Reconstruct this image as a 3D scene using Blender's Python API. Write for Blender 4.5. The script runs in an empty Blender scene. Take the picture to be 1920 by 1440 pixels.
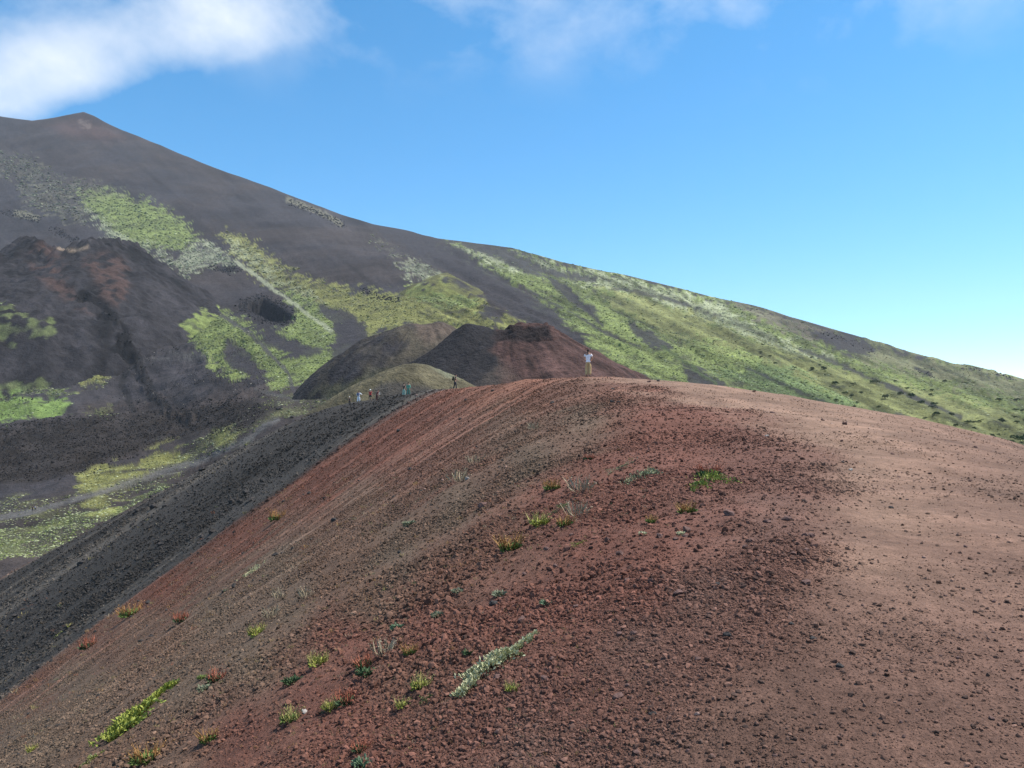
import bpy, bmesh, math, random
import numpy as np
from mathutils import Vector, Matrix, Euler

SC = bpy.context.scene
COL = SC.collection
R = math.radians

# ------------------------------------------------------------------ camera
F = 1423.0                      # focal length in photo pixels (1920 wide)
PITCH = R(1.61)                 # slightly upwards
cam_d = bpy.data.cameras.new('camera')
cam_d.lens = 36.0 * F / 1920.0
cam_d.sensor_width = 36.0
cam_d.clip_start = 0.1
cam_d.clip_end = 60000
cam = bpy.data.objects.new('camera', cam_d)
COL.objects.link(cam)
cam.location = (0, 0, 0)        # eye height is z = 0; the ground under the feet is at -1.6
cam.rotation_euler = (math.pi / 2 + PITCH, 0, 0)
SC.camera = cam

# ------------------------------------------------------------------ light
SUN_AZ, SUN_EL = R(72), R(60)   # azimuth clockwise from the view direction
sun_dir = Vector((math.cos(SUN_EL) * math.sin(SUN_AZ), math.cos(SUN_EL) * math.cos(SUN_AZ), math.sin(SUN_EL)))
sd = bpy.data.lights.new('sun', 'SUN')
sd.energy = 4.5
sd.angle = R(0.53)
sd.color = (1.0, 0.94, 0.84)
sun = bpy.data.objects.new('sun', sd)
COL.objects.link(sun)
sun.rotation_euler = sun_dir.to_track_quat('Z', 'Y').to_euler()
sun.location = (60, 40, 120)

W = bpy.data.worlds.new('World')
SC.world = W
W.use_nodes = True
nt = W.node_tree
nt.nodes.clear()
def N(tree, kind, **kw):
    n = tree.nodes.new(kind)
    for k, v in kw.items():
        setattr(n, k, v)
    return n
def math_n(tree, op, a, b=None, clamp=False):
    n = N(tree, 'ShaderNodeMath', operation=op, use_clamp=clamp)
    for i, v in enumerate((a, b)):
        if v is None: continue
        if isinstance(v, (int, float)): n.inputs[i].default_value = v
        else: tree.links.new(v, n.inputs[i])
    return n.outputs[0]
def maprange(tree, v, a, b, c, d, smooth=True):
    n = N(tree, 'ShaderNodeMapRange', interpolation_type='SMOOTHSTEP' if smooth else 'LINEAR', clamp=True)
    tree.links.new(v, n.inputs[0])
    for i, k in enumerate((a, b, c, d)): n.inputs[i + 1].default_value = k
    return n.outputs[0]
out = N(nt, 'ShaderNodeOutputWorld')
bg = N(nt, 'ShaderNodeBackground')
bg.inputs['Strength'].default_value = 0.125
sky = N(nt, 'ShaderNodeTexSky', sky_type='NISHITA', sun_disc=False)
sky.sun_elevation = SUN_EL
sky.sun_rotation = SUN_AZ
sky.altitude = 1900
sky.air_density = 1.0
sky.dust_density = 0.05
sky.ozone_density = 4.0
# high thin clouds: a flat layer, so its coordinates are direction.xy / direction.z
tc = N(nt, 'ShaderNodeTexCoord')
sep = N(nt, 'ShaderNodeSeparateXYZ')
nt.links.new(tc.outputs['Generated'], sep.inputs[0])
zc = math_n(nt, 'MAXIMUM', sep.outputs['Z'], 0.04)
lx = math_n(nt, 'DIVIDE', sep.outputs['X'], zc)
ly = math_n(nt, 'DIVIDE', sep.outputs['Y'], zc)
cmb = N(nt, 'ShaderNodeCombineXYZ')
nt.links.new(lx, cmb.inputs[0]); nt.links.new(ly, cmb.inputs[1])
mp = N(nt, 'ShaderNodeMapping')
mp.inputs['Rotation'].default_value = (0, R(-32), 0)
mp.inputs['Scale'].default_value = (2.2, 2.2, 2.9)
mp.inputs['Location'].default_value = (3.1, 0.7, 0)
nt.links.new(tc.outputs['Generated'], mp.inputs[0])
nz = N(nt, 'ShaderNodeTexNoise')
nz.inputs['Scale'].default_value = 2.6
nz.inputs['Detail'].default_value = 9
nz.inputs['Roughness'].default_value = 0.58
nz.inputs['Distortion'].default_value = 0.15
nt.links.new(mp.outputs[0], nz.inputs['Vector'])
# a soft bank lies over the mountain to the left; only faint wisps farther right
q = math_n(nt, 'ADD', math_n(nt, 'MULTIPLY', lx, 0.5), math_n(nt, 'MULTIPLY', ly, 0.866))
up_ = maprange(nt, q, 0.98, 1.24, 0.0, 1.0)
dn_ = maprange(nt, q, 1.55, 1.30, 0.0, 1.0)
bankf = math_n(nt, 'MULTIPLY', math_n(nt, 'MULTIPLY', up_, dn_), maprange(nt, lx, -0.30, -1.40, 0.05, 0.40))
thin = math_n(nt, 'MULTIPLY', maprange(nt, ly, 2.7, 1.8, 0.0, 0.075), maprange(nt, lx, 1.6, 0.9, 0.2, 1.0))
dens = math_n(nt, 'ADD', bankf, thin)
val = math_n(nt, 'ADD', nz.outputs['Fac'], dens)
cl = math_n(nt, 'MULTIPLY', maprange(nt, val, 0.50, 1.00, 0.0, 0.88, smooth=False), maprange(nt, dens, 0.0, 0.10, 0.0, 1.0))
mixc = N(nt, 'ShaderNodeMix', data_type='RGBA')
nt.links.new(cl, mixc.inputs[0])
skyg = N(nt, 'ShaderNodeHueSaturation')
skyg.inputs['Saturation'].default_value = 1.28
skyg.inputs['Hue'].default_value = 0.487
skyg.inputs['Value'].default_value = 1.03
nt.links.new(sky.outputs[0], skyg.inputs['Color'])
nt.links.new(skyg.outputs[0], mixc.inputs[6])
mixc.inputs[7].default_value = (5.6, 5.75, 5.9, 1)
nt.links.new(mixc.outputs[2], bg.inputs[0])
nt.links.new(bg.outputs[0], out.inputs[0])

SC.view_settings.view_transform = 'Standard'
SC.view_settings.look = 'None'
SC.view_settings.gamma = 1.0
SC.view_settings.exposure = 0.76
SC.view_settings.use_curve_mapping = False

# ------------------------------------------------------------------ helpers
CP, SP = math.cos(PITCH), math.sin(PITCH)
def ray(u, v):
    """photo pixel -> (X/Y, Z/Y) of its sight line"""
    cx = (np.asarray(u, float) - 960) / F
    cy = (720 - np.asarray(v, float)) / F
    y = CP - cy * SP
    return cx / y, (SP + cy * CP) / y
def at(u, v, D):
    a, b = ray(u, v)
    return Vector((float(a) * D, D, float(b) * D))
def proj(x, y, z):
    fw = y * CP + z * SP
    fw = np.where(np.abs(fw) < .05, .05, fw)
    return 960 + F * x / fw, 720 - F * (-y * SP + z * CP) / fw

def _hash(ix, iy, seed):
    h = (ix.astype(np.int64) * 374761393 + iy.astype(np.int64) * 668265263 + seed * 982451653) & 0xffffffff
    h = ((h ^ (h >> 13)) * 1274126177) & 0xffffffff
    h = h ^ (h >> 16)
    return (h & 0xffff) / 65535.0
def vnoise(x, y, seed=0):
    ix, iy = np.floor(x), np.floor(y)
    fx, fy = x - ix, y - iy
    fx = fx * fx * fx * (fx * (fx * 6 - 15) + 10)
    fy = fy * fy * fy * (fy * (fy * 6 - 15) + 10)
    a = _hash(ix, iy, seed); b = _hash(ix + 1, iy, seed)
    c = _hash(ix, iy + 1, seed); d = _hash(ix + 1, iy + 1, seed)
    return (a + (b - a) * fx) * (1 - fy) + (c + (d - c) * fx) * fy - 0.5      # -0.5 .. 0.5
def fbm(x, y, octv=4, seed=0, gain=0.5):
    s, a = 0, 1.0
    c, n = math.cos(0.6), math.sin(0.6)
    for i in range(octv):
        s = s + a * vnoise(x, y, seed + i * 17)
        x, y = (x * c - y * n) * 2.03 + 5.1, (x * n + y * c) * 2.03 + 1.7
        a *= gain
    return s
def smooth(t):
    t = np.clip(t, 0, 1)
    return t * t * (3 - 2 * t)
def curve(ys, vs, sig, lo, hi, n=4000):
    g = np.linspace(lo, hi, n)
    f = np.interp(g, ys, vs)
    k = int(max(3, sig / (hi - lo) * n * 3))
    w = np.exp(-0.5 * (np.arange(-k, k + 1) / (sig / (hi - lo) * n)) ** 2); w /= w.sum()
    f = np.convolve(np.pad(f, k, mode='edge'), w, mode='valid')
    return lambda y: np.interp(y, g, f)
def poly_sd(u, v, P):
    """signed pixel distance to polygon, positive inside"""
    P = np.asarray(P, float)
    shp = np.shape(u); u = np.ravel(u); v = np.ravel(v)
    res = np.full(u.shape, -1e3)
    m = (u > P[:, 0].min() - 45) & (u < P[:, 0].max() + 45) & (v > P[:, 1].min() - 45) & (v < P[:, 1].max() + 45)
    x, y = u[m], v[m]
    d = np.full(x.shape, 1e9); ins = np.zeros(x.shape, bool)
    for i in range(len(P)):
        ax, ay = P[i]; bx, by = P[(i + 1) % len(P)]
        ex, ey = bx - ax, by - ay
        t = np.clip(((x - ax) * ex + (y - ay) * ey) / (ex * ex + ey * ey + 1e-9), 0, 1)
        d = np.minimum(d, (x - ax - t * ex) ** 2 + (y - ay - t * ey) ** 2)
        c = ((ay > y) != (by > y)) & (x < ex * (y - ay) / (ey if abs(ey) > 1e-9 else 1e-9) + ax)
        ins ^= c
    d = np.sqrt(d)
    res[m] = np.where(ins, d, -d)
    return res.reshape(shp)
def line_d(u, v, P):
    """pixel distance to an open polyline"""
    P = np.asarray(P, float)
    shp = np.shape(u); u = np.ravel(u); v = np.ravel(v)
    res = np.full(u.shape, 1e3)
    m = (u > P[:, 0].min() - 40) & (u < P[:, 0].max() + 40) & (v > P[:, 1].min() - 40) & (v < P[:, 1].max() + 40)
    x, y = u[m], v[m]
    d = np.full(x.shape, 1e9)
    for i in range(len(P) - 1):
        ax, ay = P[i]; bx, by = P[i + 1]
        ex, ey = bx - ax, by - ay
        t = np.clip(((x - ax) * ex + (y - ay) * ey) / (ex * ex + ey * ey + 1e-9), 0, 1)
        d = np.minimum(d, (x - ax - t * ex) ** 2 + (y - ay - t * ey) ** 2)
    res[m] = np.sqrt(d)
    return res.reshape(shp)

def tag(o, label=None, cat=None, group=None, kind=None):
    if label: o['label'] = label
    if cat: o['category'] = cat
    if group: o['group'] = group
    if kind: o['kind'] = kind
    return o
def mesh_np(name, co, tris_or_quads, mat, cols=None, smooth_sh=True, parent=None, extra=None):
    me = bpy.data.meshes.new(name)
    fa = np.asarray(tris_or_quads, np.int32)
    k = fa.shape[1]
    me.vertices.add(len(co)); me.vertices.foreach_set('co', np.asarray(co, np.float32).ravel())
    me.loops.add(fa.size); me.loops.foreach_set('vertex_index', fa.ravel())
    me.polygons.add(len(fa))
    me.polygons.foreach_set('loop_start', np.arange(0, fa.size, k, dtype=np.int32))
    me.polygons.foreach_set('use_smooth', np.full(len(fa), smooth_sh))
    me.update(calc_edges=True)
    if cols is not None:
        a = me.attributes.new('Col', 'FLOAT_COLOR', 'POINT')
        c4 = np.ones((len(co), 4), np.float32); c4[:, :3] = cols
        a.data.foreach_set('color', c4.ravel())
    for nm, arr in (extra or {}).items():
        a = me.attributes.new(nm, 'FLOAT_VECTOR', 'POINT')
        a.data.foreach_set('vector', np.asarray(arr, np.float32).ravel())
    if mat is not None: me.materials.append(mat)
    o = bpy.data.objects.new(name, me)
    COL.objects.link(o)
    if parent is not None: o.parent = parent
    return o
def grid_quads(nr, nc):
    i = np.arange(nr - 1)[:, None] * nc + np.arange(nc - 1)[None, :]
    return np.stack([i, i + 1, i + nc + 1, i + nc], -1).reshape(-1, 4)

def new_mat(name):
    m = bpy.data.materials.new(name); m.use_nodes = True
    t = m.node_tree; t.nodes.clear()
    o = N(t, 'ShaderNodeOutputMaterial'); b = N(t, 'ShaderNodeBsdfPrincipled')
    t.links.new(b.outputs[0], o.inputs[0])
    b.inputs['Roughness'].default_value = 1.0
    b.inputs['Specular IOR Level'].default_value = 0.15
    return m, t, b
def mat_ground(name, scales, amps, bumps, flow=None):
    """vertex colour x world-space noise + bump; scales in 1/m"""
    m, t, b = new_mat(name)
    at_ = N(t, 'ShaderNodeAttribute', attribute_name='Col')
    g = N(t, 'ShaderNodeNewGeometry')
    prev = None
    for s, a in zip(scales, amps):
        n = N(t, 'ShaderNodeTexNoise'); n.inputs['Scale'].default_value = s
        n.inputs['Detail'].default_value = 3; n.inputs['Roughness'].default_value = 0.65
        t.links.new(g.outputs['Position'], n.inputs['Vector'])
        f = maprange(t, n.outputs['Fac'], 0.28, 0.72, 1 - a, 1 + a, smooth=False)
        prev = f if prev is None else math_n(t, 'MULTIPLY', prev, f)
    if flow:
        fa = N(t, 'ShaderNodeAttribute', attribute_name='flow')
        for (sx, sy, a) in flow:
            mp_ = N(t, 'ShaderNodeMapping'); mp_.inputs['Scale'].default_value = (sx, sy, 1)
            t.links.new(fa.outputs['Vector'], mp_.inputs[0])
            n = N(t, 'ShaderNodeTexNoise'); n.inputs['Scale'].default_value = 1
            n.inputs['Detail'].default_value = 4; n.inputs['Roughness'].default_value = 0.6
            t.links.new(mp_.outputs[0], n.inputs['Vector'])
            f = maprange(t, n.outputs['Fac'], 0.3, 0.7, 1 - a, 1 + a, smooth=False)
            prev = math_n(t, 'MULTIPLY', prev, f)
    mx = N(t, 'ShaderNodeMix', data_type='RGBA', blend_type='MULTIPLY'); mx.inputs[0].default_value = 1
    t.links.new(at_.outputs['Color'], mx.inputs[6])
    cmb_ = N(t, 'ShaderNodeCombineColor')
    for k in range(3): t.links.new(prev, cmb_.inputs[k])
    t.links.new(cmb_.outputs[0], mx.inputs[7])
    t.links.new(mx.outputs[2], b.inputs['Base Color'])
    nrm = None
    for s, dist in bumps:
        n = N(t, 'ShaderNodeTexNoise'); n.inputs['Scale'].default_value = s
        n.inputs['Detail'].default_value = 4; n.inputs['Roughness'].default_value = 0.7
        t.links.new(g.outputs['Position'], n.inputs['Vector'])
        bp = N(t, 'ShaderNodeBump'); bp.inputs['Strength'].default_value = 1; bp.inputs['Distance'].default_value = dist
        t.links.new(n.outputs['Fac'], bp.inputs['Height'])
        if nrm is not None: t.links.new(nrm, bp.inputs['Normal'])
        nrm = bp.outputs[0]
    if nrm is not None: t.links.new(nrm, b.inputs['Normal'])
    return m
def mat_inst(name, var=0.25, rough=1.0, transl=False):
    """colour carried by each scattered piece"""
    m, t, b = new_mat(name)
    a = N(t, 'ShaderNodeAttribute', attribute_name='pcol', attribute_type='INSTANCER')
    oi = N(t, 'ShaderNodeObjectInfo')
    f = maprange(t, oi.outputs['Random'], 0, 1, 1 - var, 1 + var, smooth=False)
    mx = N(t, 'ShaderNodeMix', data_type='RGBA', blend_type='MULTIPLY'); mx.inputs[0].default_value = 1
    c = N(t, 'ShaderNodeCombineColor')
    for k in range(3): t.links.new(f, c.inputs[k])
    t.links.new(a.outputs['Color'], mx.inputs[6]); t.links.new(c.outputs[0], mx.inputs[7])
    t.links.new(mx.outputs[2], b.inputs['Base Color'])
    b.inputs['Roughness'].default_value = rough
    return m
def mat_plain(name, rgb, var=0.15, scale=6.0, rough=0.9, spec=0.2):
    m, t, b = new_mat(name)
    g = N(t, 'ShaderNodeTexCoord')
    n = N(t, 'ShaderNodeTexNoise'); n.inputs['Scale'].default_value = scale; n.inputs['Detail'].default_value = 4
    t.links.new(g.outputs['Object'], n.inputs['Vector'])
    r = N(t, 'ShaderNodeValToRGB')
    r.color_ramp.elements[0].position = 0.3; r.color_ramp.elements[1].position = 0.7
    r.color_ramp.elements[0].color = tuple(c * (1 - var) for c in rgb) + (1,)
    r.color_ramp.elements[1].color = tuple(min(1, c * (1 + var)) for c in rgb) + (1,)
    t.links.new(n.outputs['Fac'], r.inputs[0]); t.links.new(r.outputs[0], b.inputs['Base Color'])
    b.inputs['Roughness'].default_value = rough; b.inputs['Specular IOR Level'].default_value = spec
    return m
# ------------------------------------------------------------------ crater rim and its flank (foreground ground)
RX = curve([-40, -10, 0, 10, 25, 40, 50, 60, 75, 89, 100, 111, 120, 130, 140, 152, 170, 200],
           [1.5, 1.6, 1.8, 2.6, 4.0, 4.8, 4.3, 2.5, -1.6, -6.6, -11.5, -17.5, -24, -31, -35, -30, -12, 30], 3.0, -40, 200)
RZ = curve([-40, -10, 0, 10, 20, 30, 38, 46, 60, 75, 89, 100, 111, 120, 130, 140, 155, 200],
           [-3.5, -2.0, -1.58, -1.12, -0.25, 0.62, 1.25, 1.72, 2.05, 2.02, 2.0, 1.9, 1.35, 0.5, -0.7, -2.4, -6, -16], 2.5, -40, 200)
RS = curve([-40, 85, 100, 128, 200], [0.70, 0.70, 0.64, 0.545, 0.545], 6, -40, 200)
RC = curve([-40, 30, 46, 60, 200], [0.0075, 0.0075, 0.011, 0.014, 0.014], 4, -40, 200)
def rim_base(x, y):
    d = RX(y) - x
    w = 4.0
    left = RS(y) * (np.sqrt(np.maximum(d, 0) ** 2 + w * w) - w)
    e = np.maximum(-d, 0)
    right = RC(y) * e * e * (1 + .50 * (e / 14) ** 2 * smooth((34 - y) / 14))
    right = np.where(e > 26, RC(y) * 26 * 26 + (e - 26) * 0.5, right)
    return RZ(y) - left - right, d
def rim_z(x, y):
    z, d = rim_base(np.asarray(x, float), np.asarray(y, float))
    z = z + 0.22 * fbm(np.asarray(x) / 7.0, np.asarray(y) / 7.0, 2, 3) * smooth((np.asarray(y) - 2) / 10)
    return z
PATH = [(1098, 708), (1150, 715), (1215, 735), (1300, 768), (1390, 802), (1470, 840), (1535, 900), (1560, 970), (1535, 1050),
        (1480, 1130), (1400, 1220), (1290, 1310), (1190, 1390), (1120, 1460), (1050, 1600), (1000, 2400), (6000, 2400), (6000, 600), (1400, 600), (1100, 700)]
NU, ND = 920, 640
us = np.linspace(-900, 2800, NU)
Ds = np.exp(np.linspace(math.log(1.3), math.log(172), ND))
UU, DD = np.meshgrid(us, Ds)
GX = (UU - 960) / F * DD
GY = DD.copy()
GZ, Gd = rim_base(GX, GY)
GZ = rim_z(GX, GY)
y0 = GY + 0.30 * np.maximum(Gd, 0)
gu, gv = proj(GX, GY, GZ)
nlow = fbm(GX / 5, GY / 5, 3, 9)
wr = np.clip(1700 / DD, 34, 190)
pth = smooth((poly_sd(gu, gv, PATH) / wr + .35 * nlow + .38 * fbm(GX / 1.1, GY / 1.6, 4, 21) + .34))
pth = np.where(gv > 2300, (GX > 0.1).astype(float), pth)
# relief: rills down the fall line, clods and grains as fine as the grid allows
spc = DD * 2.0 / 759
rill = fbm(y0 / 2.2, Gd / 26.0, 3, 40) * smooth((Gd - 5) / 14)
GZ = GZ + (0.30 - .16 * smooth((y0 - 88) / 8)) * rill
rough = 1 - 0.42 * pth
clod = smooth((fbm(GX / 1.1, GY / 1.1, 2, 55) + 0.02) / 0.34)
for i, lam in enumerate([3.1, 1.5, 0.72, 0.36, 0.18, 0.09, 0.047, 0.024]):
    m = np.clip((lam / spc - 2.2) / 2.0, 0, 1)
    if m.max() <= 0: continue
    amp = 0.080 * lam ** 0.80 * (0.72 + 0.5 * clod)
    n = vnoise(GX / lam + i * 3.7, GY / lam - i * 1.9, 70 + i)
    GZ = GZ + amp * m * rough * (n + 0.5 * (0.25 - np.abs(n)))
gu, gv = proj(GX, GY, GZ)
# ground colours (albedo), blended between places read off the photograph
K = dict(red=(.116, .047, .032), org=(.126, .055, .036), dred=(.136, .059, .043), wine=(.126, .060, .045), brown=(.122, .073, .051), gray=(.117, .080, .057),
         mauve=(.134, .071, .054), black=(.040, .036, .033), rust=(.124, .062, .044), pale=(.208, .131, .094), pink=(.20, .112, .09), dusk=(.124, .071, .053))
CPT = [(900, 745, 'org'), (1000, 730, 'org'), (1060, 745, 'rust'), (820, 770, 'red'), (700, 840, 'red'), (760, 820, 'red'), (850, 800, 'rust'), (600, 900, 'red'), (450, 1000, 'red'), (300, 1090, 'red'), (150, 1180, 'rust'), (40, 1260, 'rust'),
       (780, 880, 'rust'), (680, 940, 'brown'), (960, 800, 'brown'), (1080, 790, 'gray'), (980, 860, 'gray'), (850, 950, 'gray'), (750, 1030, 'gray'), (620, 1050, 'brown'), (520, 1060, 'gray'),
       (1150, 760, 'rust'), (1200, 800, 'dred'), (1150, 860, 'dred'), (1280, 850, 'dred'), (1400, 880, 'wine'), (1450, 950, 'mauve'), (1330, 950, 'wine'), (1200, 940, 'dred'), (1050, 930, 'dred'), (950, 1000, 'rust'), (1100, 1020, 'dred'), (1250, 1030, 'dred'),
       (400, 1150, 'gray'), (280, 1200, 'brown'), (550, 1150, 'gray'), (150, 1290, 'gray'), (60, 1380, 'gray'), (350, 1290, 'gray'), (250, 1420, 'brown'), (480, 1240, 'gray'),
       (700, 1120, 'brown'), (850, 1080, 'rust'), (650, 1200, 'dred'), (800, 1180, 'dred'), (560, 1300, 'dred'), (450, 1380, 'dred'), (650, 1330, 'dred'), (780, 1280, 'rust'), (950, 1150, 'dred'), (1080, 1140, 'dred'),
       (1200, 1120, 'dred'), (900, 1380, 'wine'), (1050, 1300, 'wine'), (1200, 1220, 'mauve'), (1320, 1130, 'mauve'), (700, 1430, 'dred'), (1000, 1430, 'mauve')]
acc = np.zeros(GX.shape + (3,)); wsum = np.zeros(GX.shape)
ju, jv = gu + 60 * fbm(y0 / 1.6, Gd / 12, 3, 5), gv + 40 * fbm(y0 / 1.6, Gd / 12, 3, 6)
for (pu, pv, k) in CPT:
    d2 = ((ju - pu) ** 2 + ((jv - pv) * 1.15) ** 2)
    w = 1.0 / (d2 + 900.0) ** 1.7
    acc += w[..., None] * np.array(K[k]); wsum += w
GC = acc / wsum[..., None] * np.array((.97, 1.0, 1.0))
blk = smooth((y0 - 92.5 - 5.5 * fbm(y0 / 4, Gd / 18, 4, 31) + 3.5 * np.exp(-Gd / 8.0)) / 6.0 + .5)
edge = smooth((y0 - 139 - 10 * fbm(GX / 9, GY / 9, 2, 33)) / 9)
bc = np.array(K['black']) * (1 - .0 * edge[..., None]) + edge[..., None] * np.array((.050, .020, .010))
stk = smooth((fbm(y0 / 2.4, Gd / 50, 4, 44) - .16) / .20)[..., None]
bc = bc * (1 + .45 * stk) + stk * np.array((.020, .015, .009))
bc = bc * (1 + .5 * fbm(y0 / 7, Gd / 20, 3, 48))[..., None]
GC = GC * (1 + .70 * smooth((fbm(y0 / 1.3, Gd / 60, 4, 47) - .15) / .16) * smooth((y0 - 16) / 18))[..., None]
GC = GC * (1 - blk[..., None]) + bc * blk[..., None]
wrn = smooth((1500 - gu) / 600) * 0
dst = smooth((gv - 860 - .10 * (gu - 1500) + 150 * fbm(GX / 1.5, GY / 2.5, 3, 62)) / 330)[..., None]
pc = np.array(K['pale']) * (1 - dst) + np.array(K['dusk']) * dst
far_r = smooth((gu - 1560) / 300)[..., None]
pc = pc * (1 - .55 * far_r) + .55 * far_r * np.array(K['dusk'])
pc = pc * (1 + .35 * fbm(GX / .8, GY / 2.4, 3, 61))[..., None]
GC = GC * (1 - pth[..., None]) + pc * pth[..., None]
G_co = np.stack([GX, GY, GZ], -1).reshape(-1, 3)
G_cols = np.clip(GC, 0.01, 1).reshape(-1, 3)
quads = grid_quads(ND, NU)
M_fore = mat_ground('volcanic_scree', [9.0, 55.0, 1.1], [0.22, 0.30, 0.16], [(60.0, 0.010), (9.0, 0.03)], flow=[(1.4, 0.05, 0.16), (4.0, 0.07, 0.10)])
pm = (pth > 0.5).reshape(-1)
qp = pm[quads].sum(1) >= 3
flow = np.stack([y0, Gd, 0 * y0], -1).reshape(-1, 3)
def sub_mesh(name, faces, kind, mat):
    used, inv = np.unique(faces, return_inverse=True)
    return tag(mesh_np(name, G_co[used], inv.reshape(-1, 4), mat, G_cols[used], extra={'flow': flow[used]}), kind=kind)
o = sub_mesh('crater_slope', quads[~qp], 'structure', M_fore)
o['label'] = 'red, brown and black cinder flank falling away left below the rim'
o = sub_mesh('footpath', quads[qp], 'structure', M_fore)
o['label'] = 'pale pinkish trodden footpath along the crater rim'

# ------------------------------------------------------------------ mountain behind: one sheet, its distance read per sight line
SKY = np.array([(-700, 150), (-300, 190), (0, 218), (60, 226), (100, 221), (140, 213), (157, 210), (175, 217), (205, 233), (230, 244), (300, 272), (400, 314), (500, 349), (560, 372), (640, 402), (700, 420),
       (760, 431), (820, 447), (860, 452), (900, 457), (960, 465), (1000, 476), (1040, 487), (1080, 497), (1150, 511), (1250, 534), (1350, 560), (1400, 570), (1430, 577), (1480, 594),
       (1600, 628), (1700, 658), (1760, 675), (1800, 685), (1815, 684), (1850, 692), (1890, 704), (1920, 711), (2100, 752), (2600, 830)], float)
TAB = {-700: [(1500, 130), (1100, 165), (900, 300), (780, 520), (620, 900), (400, 1350), (150, 2000)],
       0: [(1400, 130), (1060, 172), (955, 250), (860, 350), (790, 460), (700, 620), (560, 900), (400, 1350), (300, 1700), (218, 2080)],
       160: [(1300, 130), (980, 210), (860, 345), (785, 470), (700, 630), (560, 900), (400, 1350), (300, 1650), (210, 1980)],
       300: [(1200, 130), (900, 270), (820, 400), (770, 500), (690, 640), (560, 880), (430, 1250), (272, 1850)],
       500: [(1050, 140), (860, 220), (805, 270), (760, 335), (725, 420), (680, 520), (580, 760), (470, 1100), (349, 1650)],
       750: [(1000, 140), (860, 180), (775, 245), (720, 330), (680, 410), (600, 580), (520, 760), (429, 1420)],
       1000: [(1000, 140), (860, 185), (770, 260), (690, 380), (600, 560), (540, 750), (476, 1180)],
       1250: [(1000, 140), (860, 180), (770, 260), (700, 380), (620, 560), (534, 1000)],
       1500: [(1000, 140), (860, 190), (780, 260), (720, 370), (650, 560), (600, 860)],
       1750: [(1050, 130), (900, 180), (815, 240), (760, 340), (710, 500), (672, 730)],
       1920: [(1050, 130), (930, 160), (838, 220), (790, 300), (750, 430), (711, 640)],
       2600: [(1200, 110), (1000, 140), (920, 190), (870, 280), (830, 500)]}
_su = np.arange(-1000, 2901, 4.0)
_w = np.exp(-.5 * (np.arange(-60, 61) / 22.0) ** 2); _w /= _w.sum()
_ss = np.convolve(np.pad(np.interp(_su, SKY[:, 0], SKY[:, 1]), 60, mode='edge'), _w, mode='valid')
def sky_s(u): return np.interp(u, _su, _ss)             # smoothed skyline
S_G = np.arange(0, 1301, 2.1)
_keys = sorted(TAB)
_tabD = []
for k in _keys:
    L = TAB[k]; vs0 = float(sky_s(k))
    s = np.array([v - vs0 for v, d in L][::-1], float); d = np.array([d for v, d in L][::-1], float)
    _tabD.append(np.interp(S_G, s, np.log(d)))
_tabD = np.array(_tabD)
w = np.exp(-.5 * (np.arange(-25, 26) / 9.0) ** 2); w /= w.sum()
_tabD = np.array([np.convolve(np.pad(r, 25, mode='reflect', reflect_type='odd'), w, mode='valid') for r in _tabD])
_ug = np.arange(-700, 2601, 10.0)
_dn = np.array([np.interp(_ug, _keys, _tabD[:, j]) for j in range(len(S_G))])          # s x u
w = np.exp(-.5 * (np.arange(-24, 25) / 8.0) ** 2); w /= w.sum()
_dn = np.array([np.convolve(np.pad(r, 24, mode='edge'), w, mode='valid') for r in _dn])
def m_depth(u, v):
    u = np.asarray(u, float); v = np.asarray(v, float)
    s = np.clip(v - sky_s(u), 0, 1299)
    ui = np.clip((u + 700) / 10.0, 0, len(_ug) - 1.001); i0 = ui.astype(int); fu = ui - i0
    si = np.clip(np.interp(s, S_G, np.arange(len(S_G))), 0, len(S_G) - 1.001); a = si.astype(int); f = si - a
    A = _dn[a, i0] * (1 - fu) + _dn[a, i0 + 1] * fu
    B = _dn[a + 1, i0] * (1 - fu) + _dn[a + 1, i0 + 1] * fu
    return np.exp(A * (1 - f) + B * f) * (1 + .0016 * np.clip(sky_s(u) - v, 0, 60))
PIT = [(452, 572), (488, 558), (520, 572), (548, 592), (540, 606), (505, 600), (480, 586)]
PIT2 = [(392, 502), (440, 498), (450, 506), (425, 512)]
LAVA = [(-400, 800), (0, 800), (100, 790), (300, 768), (480, 752), (520, 768), (450, 798), (300, 832), (200, 872), (120, 896), (60, 906), (0, 912), (-400, 930)]
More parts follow.
